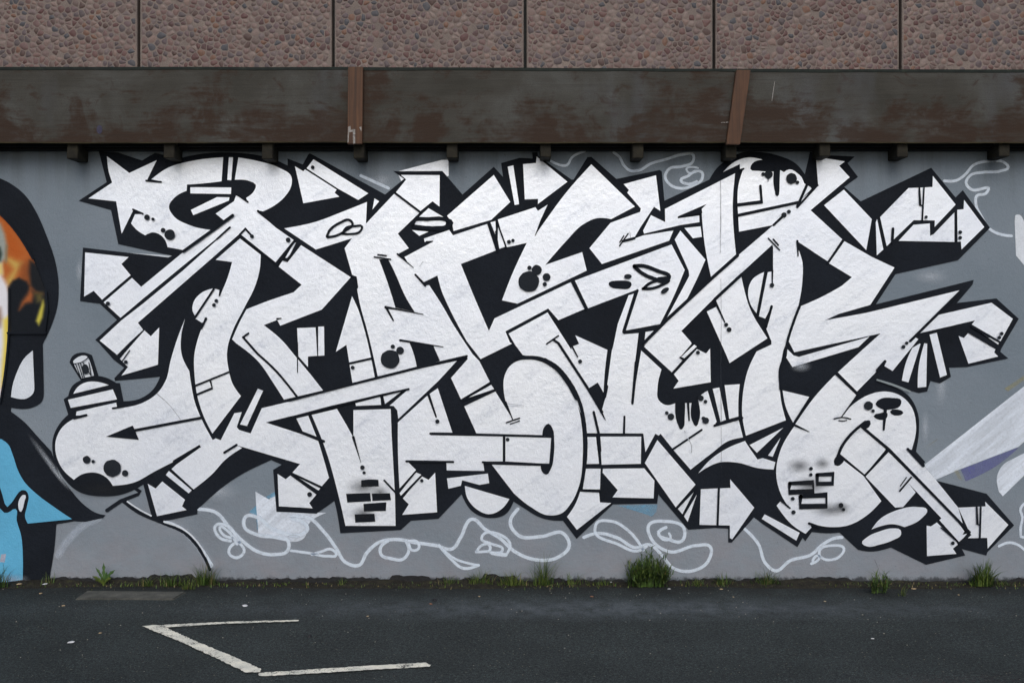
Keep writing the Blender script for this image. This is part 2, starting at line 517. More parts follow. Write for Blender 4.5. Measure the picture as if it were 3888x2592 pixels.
letters = fill('lettering_body', SIL, M_BLACK, L_BLACK, wall, 'black shadow and outline of the silver graffiti lettering')

S = [
 # --- view A : star, horn, first letter
 'A 415,68 585,195 793,98 715,258 830,268 832,260 752,243 ~870,160 ~1080,100 1297,76 1285,258 ~1140,275 1022,283 1020,330 ~930,380 ~885,450 ~920,520 ~1040,590 1208,628 998,780 875,757 ~860,710 ~825,668 ~765,645 705,668 ~640,625 598,577 628,508 680,507 682,497 618,470 527,655 ~505,530 485,410 275,388 455,268 ~430,190',
 'A 1340,76 1372,76 1358,250 1328,248',
 'A 1412,78 ~1560,105 ~1720,155 ~1815,225 ~1815,285 ~1755,385 ~1680,445 1600,486 1565,480 1560,492 1700,612 1832,703 1690,877 1430,668 1465,615 1350,612 1378,515 1305,557 1240,503 1378,410 1395,365 1485,415 1470,385 ~1535,325 ~1545,285 ~1500,258 1385,247',
 'A 1385,515 1400,600 1345,612 980,908 680,1155 518,1292 390,1175 605,990 675,1058 1000,790 1215,635',
 'A 1345,618 1500,560 1465,615 1425,652 1245,812 1000,1025 650,1330 690,1383 585,1480 E 492,93 A 360,1465 525,1312 690,1184 990,936',
 'A 250,797 580,832 525,885 595,970 378,1155 315,1088 242,1132',
 'A 1048,303 1358,305 1356,355 1048,350', 'A 1052,475 1250,378 1345,380 1340,405 1070,515',
 'A 1425,692 1582,815 ~1575,920 ~1540,1050 ~1458,1215 ~1370,1390 ~1332,1510 E ~1326,80 ~1338,200 ~1368,310 1432,405 1215,690 ~1150,560 ~1100,400 ~1080,250 ~1080,80 A ~1100,1470 ~1130,1380 1165,1300 1150,1325 1135,1330 1088,1300 1230,1072 1280,1085 1275,1120 ~1330,990 1365,870 1240,853',
 'A 1218,1070 ~1130,1105 ~1070,1180 ~1065,1240 1085,1280',
 'A 1888,742 2265,985 2045,1230 1730,1352 1708,1310 1735,1297 1605,1348 ~1740,1460 1830,1565 E 1955,235 2055,362 1758,432 ~1680,310 ~1560,140 1395,5 A 1365,1455 ~1420,1330 1474,1228 ~1650,1160 1830,1100 1892,1042 1718,905 1750,855 1785,872',
 'A 1832,728 1850,722 1790,840 1768,838',
 'A 1858,1370 1998,1365 E 2010,100 1940,106 1940,185 1868,105', 'A 2018,1360 2062,1358 E 2065,98 2018,100',
 # small arrow at the end of the long diagonal strip
 'A 700,1388 748,1432 812,1365 E 802,168 525,250 575,185 512,122',
 # --- can body, long limb and strip in one skin
 'A 1008,1300 ~980,1420 E ~985,100 1040,215 ~1052,300 ~1082,450 ~1138,590 1218,738 1240,725 1278,740 1382,535 1438,527 1400,640 1418,662 1505,688 1590,497 F 0,447 480,325 1000,195 1270,138 1130,290 825,578 818,515 790,480 760,478 880,372 910,350 700,400 300,495 0,560 '
 'E 1620,605 1895,695 2018,745 ~2062,890 2100,1025 2045,1088 1822,985 1880,920 1400,778 1440,798 ~1310,890 ~1220,990 1072,1112 905,958 940,925 1130,790 1118,782 930,898 ~780,975 ~620,1060 460,1085 ~420,1030 ~350,990 ~280,985 ~215,1003 165,1040 ~80,960 ~30,850 ~28,740 ~70,650 ~150,585 255,552 180,552 185,522 485,455 492,485 465,497 ~560,490 ~700,450 ~800,380 ~860,290 ~900,130 A ~960,1420',
 'E 885,972 1060,1118 1035,1142 862,1003', 'E 835,1052 1008,1190 985,1240 1020,1268 795,1315 725,1070 785,1105',
 'E 160,388 ~195,335 ~260,300 ~320,295 ~380,305 430,322', 'E 120,433 460,354 492,430 140,495',
 'E 1560,350 1600,365 1478,632 1425,620',
 'E 1710,995 1772,1035 1808,1005 2010,1145 1950,1215 1975,1255 1720,1240', 'E 1850,1012 2040,1098 2020,1120',
 'E 1852,575 1942,553 2005,712 1900,672',
 # --- view B and F : second and third letters
 'B 475,1128 ~518,1220 ~565,1370 F 648,266 478,307 432,17 352,70',
 'F 168,548 360,502 ~430,620 485,720 485,512 768,503 775,700 800,1150 805,1388 425,1388 ~365,1130 ~270,800',
 'F 500,460 690,410 695,472 505,480', 'F 712,408 850,370 725,465',
 'F 822,605 1050,398 1125,345 1237,685 1072,684 1072,702 1618,712 1618,900 1468,900 1478,972 1193,968 1190,910 1235,910 1235,895 890,895 960,965 835,1105 ~825,900',
 'F 1638,712 1985,722 1970,918 1638,900', 'F 1195,1028 1505,992 1515,1065 1440,1078 1310,1043 1300,1085 1205,1107',
 'F 1330,1085 1668,1185 ~1610,1260 ~1510,1300 ~1420,1262 ~1350,1180',
 'F 1105,985 1120,1285 855,1305 905,1225 860,1180 1000,1010 1055,1040', 'F 958,982 1000,1000 845,1160 835,1140',
 'F 1325,482 1562,370 1692,580 ~1650,480 ~1626,370 ~1632,250 ~1670,180 ~1735,138 ~1810,128 ~1900,142 ~2000,197 ~2100,310 ~2180,460 ~2222,680 ~2225,850 ~2195,1090 ~2140,1210 ~2060,1295 ~1960,1308 ~1830,1245 1700,1140 1535,925 1900,935 1960,920 1990,720 1920,705 1418,688',
 'F 1345,425 1530,320 1552,352',
 'B 42,145 105,182 118,168 358,322 342,345 378,375 105,425', 'B 182,92 598,350 522,400 370,315 130,160',
 'B 588,415 580,580 795,352 988,495 822,655 905,765 818,812 935,910 955,968 1030,1048 1060,1045 ~1160,1200 ~1235,1330 1390,1568 F 1440,140 1520,297 1302,432 1225,268 1352,125 1345,98 672,265 B ~590,1390 ~535,1190 500,995 475,965 418,765 475,690 200,775 A 1760,615 B ~200,565 ~400,490',
 'B 872,832 1088,717 1025,718 1020,692 1212,627 1240,668 1500,582 1568,782 1300,885 ~1400,1130 1513,1392 1555,1297 2135,1022 2240,1225 2040,1310 1963,1222 1638,1395 1672,1478 F 1688,8 1450,125 1345,-10 B ~1222,1240 ~1155,1090 1122,972 1020,1022 955,965',
 'B 645,388 680,410 630,472', 'B 845,210 1140,212 1138,450 1085,410 992,485 805,345 885,245',
 'B 1055,462 1170,530 ~1060,532 970,540', 'B ~945,575 ~1010,558 ~1100,556 ~1188,575 ~1100,598 ~1010,598', 'B 930,628 1055,640 985,672',
 'B 1550,210 1675,415 1530,550 1245,635 1232,570 1195,520', 'B 1655,148 1698,138 1742,432 1708,438',
 'B 1875,70 2108,262 1885,430 1885,392 1785,395 1772,128 1870,120',
 'B 1525,570 1562,560 1568,680', 'B 1582,600 1635,755 1592,770 1580,700',
 'C 490,130 820,450 640,545 ~540,537 ~420,590 ~300,710 140,892 420,795 455,935 B 1730,1185 1612,1160 ~1690,960 1800,725 1640,760 1580,548 1865,455 1885,482 1975,425 1860,672 ~1960,530 ~2110,330',
 # --- view C : fourth letter
 'C 735,280 980,213 1013,483 965,452 860,610 815,688 725,708 725,725 885,668 1112,632 1080,708 570,885 475,765 635,573 860,490 865,465 762,345 775,325',
 'C 1048,468 1580,198 ~1563,400 1587,812 1398,988 ~1350,740 1325,470 1365,430 1145,525 1145,540 1308,518 1310,568 1165,590 890,655 882,632 942,515 1050,568',
 'C 1195,612 1318,600 1328,680 1260,690', 'C 1165,632 1355,852 ~1290,1000 1215,1150 1055,1305 ~1150,1130 1232,975 1228,935 1122,700',
 'C 365,1010 1098,737 1198,930 ~1110,1140 1010,1340 752,1388 ~820,1160 845,1075 465,1220',
 'C 488,1210',
 'B 1662,1412 C 158,1252 335,1530 G 400,120 466,348 600,590 568,520 598,412 645,60 C 655,1510 690,1340 772,1122 812,1110 722,1398 738,1418 848,1408 G 820,160 800,465 868,60 1022,203 ~992,340 ~1000,435 ~1050,472 1130,458 1290,458 ~1320,400 1372,365 1440,600 1420,628 1605,578 1640,718 ~1530,745 ~1400,840 1242,962 1118,820 1015,690 1000,705 975,690 900,830 885,695 882,688 445,686 ~415,550 ~340,390 ~230,225 ~110,130 0,100 F 1770,95 B 1710,1495',
 'C 368,1425 610,1535 G 612,55 ~592,220 582,378 538,302 466,348 G 330,110 C 340,1512 397,1490',
 'G 458,715 525,715 548,918 452,920', 'G 555,712 868,712 865,918 568,925', 'G 445,955 560,955 555,1112 425,1110',
 'G 405,1130 548,1135 555,1210 640,1215 380,1418 305,1320 ~370,1220', 'G 578,955 890,952 968,1045 962,1180 650,1172 690,1118 575,985',
 'G 990,738 1280,1075 1130,1248 895,912', 'G 1282,1102 1180,1300 1142,1255', 'G 1290,1150 1220,1358 1192,1315',
 'G 1320,1110 1545,1100 1542,1035 1725,1250 1558,1490 1540,1480 1540,1385 1310,1380',
 'G 1300,990 ~1400,880 ~1520,800 1655,745 1690,800 1750,885 1790,875 1885,905 1872,962 ~1750,950 ~1600,910 ~1450,910 ~1370,945',
 'G 1690,775 1945,645 1745,835', 'G 1925,720 1865,865 1830,855',
 'G 1500,322 1615,315 ~1605,430 1605,560 1535,578', 'G 1410,350 1460,340 1510,585 1470,600', 'G 1940,362 2145,412 2020,608 ~1965,490',
 'C 890,1500 1000,1395 960,1390 900,1400',
 # --- face, cross shaped letter, its leg
 'C 1490,188 ~1570,115 ~1680,78 1788,95 ~1710,125 ~1695,165 ~1760,180 1870,185 1925,175 1950,190 ~1990,168 ~2050,195 2085,228 2105,275 2165,310 2065,410 2000,470 1945,510 1870,590 1610,640 1598,430 ~1605,290 1642,165 1618,175 1615,128',
 'D 768,72 988,108 945,142 1025,228 728,478 968,698 858,865 620,708 C 2060,765 1870,765 1862,738 1620,960 1420,1145 1172,1392 1245,1475 G 1250,8 1162,112 1185,132 1100,225 890,32 C 900,1495 1055,1312 1395,1002 1600,822 1790,660 1870,590 1945,515 2060,412 2210,290',
 'C 1870,690 2050,700 2056,765 ~2088,860 ~2090,1010 ~2060,1200 ~1990,1420 G 1945,60 ~1917,260 ~1927,430 1965,588 1662,705 ~1635,560 ~1640,380 ~1680,200 1742,68 1855,15 C 1855,1470 1812,1365 1855,1205 1808,1298 1758,1280 1820,948 1868,940 1868,765',
 'C 1800,945 ~1705,1010 ~1678,1100 ~1697,1190 1742,1258',
 'G 1115,240 1290,50 1360,82 1390,45 1395,300 1112,348 1152,290', 'G 1270,15 1290,30 1195,118 1172,108',
 'C 1432,1148 1625,968 ~1652,1090 ~1688,1210 1740,1315 1825,1448 G 1538,155 C 1510,1568 1365,1245 1435,1210',
 'D 985,712 1190,830 1365,912 1180,1195 945,1262 835,1312 1150,1255 1862,1083 1550,1400 1475,1470 1520,1438 1545,1455 H 1350,215 1288,178 1302,145 1080,370 935,225 ~1060,110 D 1260,1410 605,1553 562,1470 ~600,1330 645,1208 ~820,1130 965,1050 1042,985 868,880',
 'H 545,42 600,98 640,108 1175,-45 1090,35 590,185 535,100',
 'H 915,243 1075,398 960,560 ~1060,460 ~1170,395 ~1290,370 ~1410,402 ~1495,490 ~1528,630 1495,812 1465,805 1580,925 1680,1042 1848,1250 1890,1400 1930,1432 1320,805 1110,632 ~1000,750 ~940,840 ~905,910 ~930,935 975,890 1130,1010 1265,1200 ~1150,1312 ~1010,1385 ~880,1397 720,1367 735,1400 690,1448 ~600,1390 470,1235 500,1200 565,1250 ~500,1140 ~467,980 ~500,815 600,640 612,618 ~760,410',
 'H 1105,642 1300,808 1140,1000 945,838 ~1010,735', 'H 1316,826 1830,1340 1895,1430 1850,1505 1705,1345 1720,1330 1470,1065 1525,1135 1430,1245 1370,1250 1145,1015',
 'H 1608,1385 1640,1392 1685,1362 1835,1508 J 1590,195 1535,240 1575,300 1240,325',
 'H 1848,1250 2055,1240 2052,1205 2228,1380 J 1930,240 1925,118 1705,122 1745,85 H 1932,1435',
 'H 1190,1415 ~1250,1340 ~1380,1270 ~1540,1245 ~1612,1265 ~1570,1330 1440,1397 ~1350,1375 ~1260,1390',
 'J ~500,180 ~560,110 ~700,45 ~850,10 ~940,30 ~945,80 ~850,145 ~700,195 ~560,215',
 'H 380,1300 645,1440 620,1500 358,1335',
 'H 1500,40 1555,8 1562,10 1470,302 1420,288 ~1455,140', 'H 1590,5 1612,8 1605,335 1540,342 ~1548,180', 'D 1630,1420 1685,1405 H 1762,245 1710,265',
 'D 1700,1270 2100,1178 2262,1300 2165,1475 1945,1350 1975,1312 1560,1408', 'D 1850,1430 1890,1445 1925,1405 2130,1530 H 2120,75 2150,105 1925,160',
 'D 1958,1362 2158,1482 2150,1495', 'D 980,322 1192,545 1150,780 830,440', 'D 1232,545 1280,775 1230,820 1222,570',
 'D 1255,530 1470,310 1545,308 1652,302 1655,218 1828,435 1668,605 1670,555 1510,553 1358,700 1305,750',
 'D 1395,710 1508,588 1632,578 1634,672 1660,660 1818,495 1818,718', 'D 1840,475 1888,470 1892,400 2045,605 1872,775 1868,715 1842,715',
]
for s in S:
    if len(s.split()) > 3: fill('silver_shape', s, M_SILVER, L_SILVER, letters)

BLK = [   # black filled marks lying on the silver
 'B 680,848 750,850 ~790,930 ~890,1150 950,1248 805,1215 ~740,1010',
 'B 905,1468 1090,1500 F 1142,138 968,190 ~945,90',
 'F 1918,702 ~1935,635 ~1965,613 ~1995,650 ~2008,740 ~2005,850 ~1985,950 ~1945,1000 ~1912,970 1905,932 1970,920 1986,722',
 'E 410,712 612,628 630,660 640,690 660,736', 'E 1628,604 1850,572 1900,678',
 'G 1125,450 1200,450 ~1197,560 ~1185,645 ~1168,660 ~1150,630', 'G 1250,450 1298,430 ~1305,590 ~1282,635 ~1258,600',
 'F 545,1042 ~600,1036 675,1038 678,1088 545,1092', 'F 430,1144 612,1138 620,1200 440,1210', 'F 625,1142 762,1140 772,1192 630,1198',
 'F 562,1220 735,1208 732,1274 565,1278', 'F 495,1300 645,1295 652,1355 500,1362',
 'H 1110,628 ~1150,590 ~1178,592 ~1170,640 1140,655', 'H 940,838 ~915,890 ~908,925 ~930,932 985,890',
 'H ~1220,460 ~1260,425 ~1340,418 ~1415,440 ~1405,480 ~1340,505 ~1260,500', 'H ~1330,520 ~1380,505 ~1430,535 ~1390,552 ~1340,540', 'H ~1205,555 ~1250,535 ~1310,535 ~1305,568 ~1230,578',
 'C ~620,1038 ~700,1010 ~795,1040 ~785,1062 ~700,1072 ~635,1058',
 'D 730,232 742,228 790,290 740,325 715,280', 'C 1875,150 1920,150 1915,330 ~1897,375 ~1880,330', 'C 2155,228 2215,290 2168,325 2150,298 2122,288 2100,252 2118,262',
 'B 1975,400 1985,430 1865,672 1860,672 1905,550', 'C 1325,460 1330,500 1148,532 1150,522',
]
for s in BLK: fill('black_mark', s, M_MARK, L_MARK, letters)

STK = [
 (14, 'A 1370,518 1215,632'), (14, 'A 1350,607 1250,697'), (15, 'A 1425,662 1467,618 1508,664'), (13, 'A 1430,668 1708,890'), (16, 'A 1845,705 1706,886'),
 (16, 'A 1878,735 1778,862 1745,850'), (14, 'A 615,472 690,505'), (14, 'A 1400,355 1485,415'), (18, 'A 1562,484 1625,535'), (14, 'A 715,254 828,264'),
 (20, 'A 1280,1082 1270,1125', 10), (20, 'A 1168,1298 1135,1375', 10), (16, 'A 1490,1410 1448,1440'), (17, 'A 1450,1440 1560,1565 E ~1680,195 1862,415'),
 (14, 'A 1708,1300 1738,1296', 8), (16, 'A 1228,1075 1090,1282'),
 (9, 'E 1862,0 1862,225', 7), (14, 'E 1078,330 1345,222'), (14, 'E 1088,398 1216,345 1203,295'), (22, 'E 1128,570 610,668'), (18, 'E 262,549 170,572', 22), (14, 'E 462,497 540,485'),
 (18, 'E 1308,832 1400,775'), (12, 'E 1815,990 2050,1102'), (12, 'E 1812,1000 2012,1146'), (20, 'E 1890,680 2062,748'), (14, 'E 1118,782 930,900', 26), (14, 'E 895,962 1066,1112'),
 (10, 'E 600,0 508,122'), (8, 'E 590,60 530,145'),
 (14, 'F 720,1043 822,1152'), (18, 'F 1070,688 1240,690'), (20, 'F 1055,393 1113,562', 12), (14, 'F 694,405 714,472'), (14, 'F 1640,450 1692,580', 8),
 (11, 'F 1645,606 ~1690,590 1745,572'), (8, 'F 1675,616 ~1705,606 1745,592'), (16, 'F 887,898 1242,903'), (16, 'F 1466,905 1560,912'), (16, 'F 455,158 632,118'),
 (12, 'F 1298,437 1525,303'), (9, 'F 1310,438 1560,355'), (12, 'F 1316,478 1562,362'), (20, 'F 485,715 542,905', 3), (14, 'F 1628,705 1628,905'), (18, 'F 1980,925 1560,912'),
 (16, 'F 1250,690 1925,708'), (12, 'F 838,1120 960,975'), (14, 'F 850,1170 1000,1010'),
 (12, 'B 645,832 768,850'), (12, 'B 672,815 735,822'), (20, 'B 730,1212 808,1225 1015,1266', 6), (18, 'B 732,1210 788,1312', 12), (16, 'B 840,1462 1165,1512', 6),
 (14, 'B 470,972 500,985 510,1060', 24), (16, 'B 798,345 992,492'), (14, 'B 820,810 940,912', 5), (14, 'B 955,965 1030,1046', 20), (13, 'B 1505,575 1575,790'), (12, 'B 1570,555 1645,760'), (12, 'B 1565,640 1578,790'),
 (28, 'B ~935,585 ~945,560 ~1050,545 ~1180,548 ~1228,575 ~1210,600 ~1060,612 ~945,600'), (14, 'B 1040,718 1088,712', 6), (18, 'B 2140,1015 2248,1225'),
 (18, 'A ~2085,678 ~2100,640 ~2180,575 ~2262,555 ~2280,580 ~2230,630 ~2150,672 2090,682'), (16, 'A 2205,652 ~2230,612 ~2300,598 ~2352,602 ~2340,635 ~2260,658 2200,655'),
 (20, 'C 728,712 815,690'), (10, 'C 768,655 703,748'), (10, 'C 735,672 705,720'), (20, 'C 838,1085 735,1402'),
 (28, 'C ~815,900 ~870,898 ~985,935 ~1078,990 ~1060,1012 ~960,995 ~860,945 ~815,905'), (22, 'C 885,1070 ~930,1032 ~1010,1008 ~1075,1000 ~1020,1045 ~930,1072 880,1072'),
 (34, 'C 1000,1000 1078,990', 26), (24, 'C 1598,438 1780,415 1770,295', 20), (22, 'C 1600,517 2060,418'), (18, 'C 1870,590 1945,520'), (10, 'C 1830,690 1916,780'), (12, 'C 1868,698 1906,742'),
 (13, 'C 1862,935 1860,1030', 9), (18, 'C 2050,712 2056,825', 8), (20, 'C 1855,1206 1812,1362'), (20, 'C 1425,1165 1500,1325', 10), (12, 'C 150,1490 240,1428'),
 (18, 'C 205,1460 G 240,5 465,350 570,525', 22), (20, 'G 560,515 595,585', 5), (16, 'C 335,1490 345,1512 G 385,108', 10), (18, 'G 507,525 545,690 555,820', 20), (16, 'G 740,560 736,700'),
 (18, 'G 1422,628 1632,570'), (15, 'G 1325,660 1108,806'), (18, 'G 1222,460 1230,588', 12), (20, 'C 2145,235 2050,450'),
 (18, 'G 800,460 830,150', 26), (20, 'G 592,410 605,330', 24), (16, 'G 1455,1105 1445,1385'), (16, 'G 2150,410 2020,615'), (14, 'G 1190,132 1102,232'), (12, 'G 1162,112 1185,130'),
 (14, 'G 430,1122 552,1126'), (16, 'C 2050,455 2200,290'), (22, 'C 1815,945 1748,1280'),
 (15, 'D 976,703 856,874'), (14, 'H 912,232 1086,394'), (18, 'H 602,622 715,674', 5), (14, 'H 1082,398 962,560', 8), (10, 'H 905,576 ~970,566 1030,578'), (8, 'H 940,590 ~970,592 1000,588'),
 (18, 'H 1316,815 1138,1005'), (18, 'H 500,1192 570,1252', 12), (24, 'H 1292,510 1280,658', 16), (14, 'H 1488,1020 1402,1122'), (8, 'H 1452,1020 1405,1085'), (20, 'H 715,1368 790,1395'),
 (20, 'H 1110,632 1320,808 1930,1435'), (20, 'H 1462,805 1580,930', 24),
 (22, 'H 1290,142 1230,210'), (14, 'H 1985,1245 1990,1375 2012,1380'), (14, 'H 2015,1245 2008,1482'), (14, 'J 1395,0 1612,188'),
 (14, 'D 1550,310 1556,440 1570,442'), (12, 'D 1585,310 1572,550'), (20, 'D 1350,618 1345,720'), (14, 'D 1945,1350 2165,1478'), (9, 'D 1945,1358 2080,1438'), (16, 'D 1925,1400 2135,1522'),
 (28, 'H 568,1065 744,1058 748,1124 565,1132 568,1065'), (26, 'H 775,1000 896,994 892,1066 778,1068 775,1000'), (30, 'H 650,1164 846,1152 846,1236 648,1240 650,1164'),
 (16, 'C 1618,175 1642,165', 14), (12, 'D 1548,1405 1480,1470', 6), (16, 'H 1130,1250 1290,1080') if False else (16, 'G 1135,1255 1290,1092'), (14, 'G 1185,1310 1292,1120'),
 (8, 'C 1830,230 1828,262', 4),
 (26, 'C 1596,820 1396,998 1058,1310 890,1480'), (24, 'C 1628,964 1425,1152'), (20, 'D 642,1205 ~598,1320 ~545,1500 535,1580 H ~500,180 ~498,350'),
 (26, 'F 1722,118 ~1790,112 ~1900,120 ~2010,170 ~2115,285 ~2200,450 ~2240,650 ~2246,850 ~2215,1085'), (18, 'F 0,438 480,313 1000,182 1345,102'), (16, 'F 905,352 700,396 300,490 0,570'),
 (22, 'H 1140,600 ~1030,695 ~960,790 ~922,890'), (20, 'D 1862,1090 1480,1468'), (24, 'A 1372,518 1215,634 998,790'), (34, 'F ~1935,132 ~2010,180 ~2105,290 ~2180,420'),
 (14, 'H 1300,806 1320,822'),
]
for t in STK:
    stroke('black_line', t[0], t[1], M_MARK, L_MARK, letters, t[2] if len(t) > 2 else None)

DOTS = [('A', 1978, 154, 14), ('A', 1518, 676, 15), ('A', 1792, 703, 18), ('A', 1248, 1164, 14), ('A', 1230, 1196, 14), ('A', 723, 532, 21), ('A', 768, 546, 12), ('A', 845, 630, 18),
 ('A', 896, 664, 40), ('A', 427, 1185, 16), ('E', 266, 885, 29), ('E', 316, 899, 13), ('E', 460, 950, 66), ('E', 557, 988, 24), ('E', 563, 147, 14),
 ('F', 555, 944, 17), ('F', 568, 984, 12), ('F', 1123, 596, 16), ('F', 481, 189, 15), ('F', 1655, 733, 14), ('F', 765, 125, 71), ('F', 840, 60, 29), ('F', 785, 30, 16), ('F', 155, 1148, 18), ('F', 1005, 1044, 13),
 ('B', 1815, 1018, 79), ('B', 1875, 930, 38), ('B', 1820, 914, 16), ('B', 1950, 985, 30), ('B', 1936, 1038, 16), ('B', 1665, 718, 15), ('B', 1695, 708, 13),
 ('C', 1832, 208, 31), ('C', 1790, 205, 14), ('C', 2005, 238, 41), ('C', 2050, 268, 13), ('C', 1948, 515, 20), ('C', 1985, 490, 15), ('C', 1857, 1046, 17), ('C', 1510, 1345, 15), ('C', 1532, 1382, 18),
 ('G', 404, 142, 15), ('G', 1092, 560, 25), ('G', 1060, 532, 14), ('G', 1318, 420, 22), ('G', 1353, 446, 14), ('G', 1355, 590, 25), ('G', 1338, 572, 14), ('G', 1296, 75, 15),
 ('H', 728, 953, 14), ('H', 727, 999, 13), ('H', 590, 1180, 14), ('H', 596, 1283, 16), ('H', 955, 1230, 18), ('H', 975, 1262, 12), ('H', 1163, 477, 34), ('H', 1198, 517, 13),
 ('J', 1527, 175, 21), ('D', 1600, 530, 12), ('D', 1858, 645, 14), ('D', 1857, 687, 14), ('D', 2172, 1412, 14), ('D', 2154, 1442, 14), ('D', 1452, 1484, 13), ('D', 1428, 1512, 15)]
for v, x, y, r in DOTS: blob('black_dot', v, x, y, r, M_DOT, L_MARK, letters)
blob('black_dot', 'C', 765, 980, 29, M_DOT, L_MARK, letters, 18)
blob('black_dot', 'C', 1046, 1086, 34, M_DOT, L_MARK, letters, 18, -0.6)
for v, x, y, rx, ry in (('H', 640, 930, 120, 75), ('H', 815, 915, 85, 60), ('H', 720, 1080, 170, 90), ('H', 880, 1262, 190, 70), ('H', 960, 1245, 70, 50), ('F', 560, 1090, 160, 90), ('F', 690, 1130, 90, 60), ('F', 560, 1290, 120, 80)):
    puff('paint_mist', v, x, y, rx, M_PUFF, L_MARK, letters, ry)
puff('paint_mist', 'H', 650, 180, 90, M_PUFF_PALE, L_MARK, letters, 50)
# the drips' white gaps and the bright scratches
for s in ('F 1655,468 1772,476 1772,481 1655,473', 'J 1560,118 1620,85 1690,68 1650,115 1600,160', 'G 1195,668 ~1215,700 1228,735 1220,730 ~1205,700', 'G 1232,800 1246,806 1244,828 1236,824'):
    fill('bright_scratch', s, M_SILVER, L_MARK + 0.004, letters)

# spray can cap with its scribbled nozzle
fill('can_nozzle', 'E 165,162 ~190,140 ~245,110 275,112 ~290,150 318,250 222,272', M_PALE, L_SILVER, letters, 'cap drawn on top of the painted spray can')
fill('can_nozzle', 'E 160,140 ~200,108 ~250,98 270,108 ~235,135 165,160', M_PALE, L_SILVER, letters)
for s in ('E 165,160 ~225,150 280,112', 'E 185,165 225,268', 'E 205,160 238,265', 'E 222,158 250,262', 'E 285,150 302,250', 'E 240,150 300,248'):
    stroke('black_line', 7, s, M_MARK, L_MARK, letters)
blob('black_dot', 'E', 258, 200, 26, M_DOT, L_MARK, letters, 38, -0.2)

# soft shadow spray under the can and the loose black line running to the ground
for w, s, w1 in ((30, 'E 545,1205 ~640,1270 ~830,1358 ~1000,1435 ~1095,1525 1150,1620', 26), (30, 'K 2100,95 ~2250,230 2352,420', 18)):
    pass
stroke('black_line', 32, 'E 540,1200 ~640,1275 ~830,1362 ~1000,1440 ~1090,1530 ~1150,1620 1195,1720', M_BLACK, L_BLACK, wall, 22)
stroke('black_line', 30, 'E 415,1272 520,1200 650,1150 665,1130 620,1100', M_BLACK, L_BLACK, wall, 20)
stroke('white_line', 12, 'E 570,1205 ~660,1265 750,1312', M_PALE, L_BLACK + 0.001, wall)
stroke('white_line', 16, 'E 850,1358 ~1010,1425 ~1100,1510 1165,1620', M_PALE, L_BLACK + 0.001, wall, 8)
puff('paint_mist', 'E', 380, 1110, 280, M_PUFF, L_BLACK + 0.001, wall, 90)

# ---- the painted figure cut by the left edge of the picture
fig = fill('painted_figure', 'N -120,30 0,30 ~60,58 ~175,150 ~240,250 ~310,410 ~365,570 ~390,740 ~380,880 ~335,1020 285,1125 288,1250 292,1430 ~275,1510 ~215,1545 75,1546 '
   'O 90,130 ~200,215 ~300,325 415,450 480,640 575,765 ~680,880 ~780,945 850,962 830,985 690,1015 600,1010 455,1035 ~442,1200 398,1478 -150,1490', M_BLACK, L_BLACK, wall, 'black outline and hair of the painted figure at the left end')
fill('collar', 'O -150,330 0,350 15,350 ~70,390 ~110,480 ~150,600 ~200,690 ~300,790 ~420,880 585,992 230,1028 ~208,980 ~225,880 ~235,800 ~215,765 ~180,760 ~140,800 ~100,860 65,895 45,870 ~20,780 0,720 -150,500', M_BLUE, L_SILVER, fig, 'sky blue collar')
fill('shirt', 'O -150,880 0,900 40,940 ~70,940 ~130,910 ~140,1000 ~175,1120 ~190,1300 188,1478 40,1500 -150,1490', M_BLUE, L_SILVER, fig, 'sky blue shirt front')
fill('collar_fold', 'O 185,800 ~212,800 ~205,840 ~165,930 ~153,890 ~163,830', M_PALE, L_SILVER, fig)
fill('earring', 'N 222,1168 232,1400 ~225,1450 ~195,1478 78,1475 ~88,1400 ~118,1310 ~165,1220', M_PALE, L_SILVER, fig, 'pale grey pendant under the ear')
fill('scuff', 'O 15,1275 55,1270 45,1340 5,1335', M_SCUFF, L_SILVER, fig)
puff('highlight', 'O', 400, 535, 300, M_PUFF_PALE, L_SILVER, fig, 30, 0.93)
puff('highlight', 'O', 470, 640, 170, M_PUFF_PALE, L_SILVER, fig, 22, 0.90)
puff('paint_mist', 'O', 100, 1480, 160, M_PUFF_PALE, L_SILVER, fig, 60)

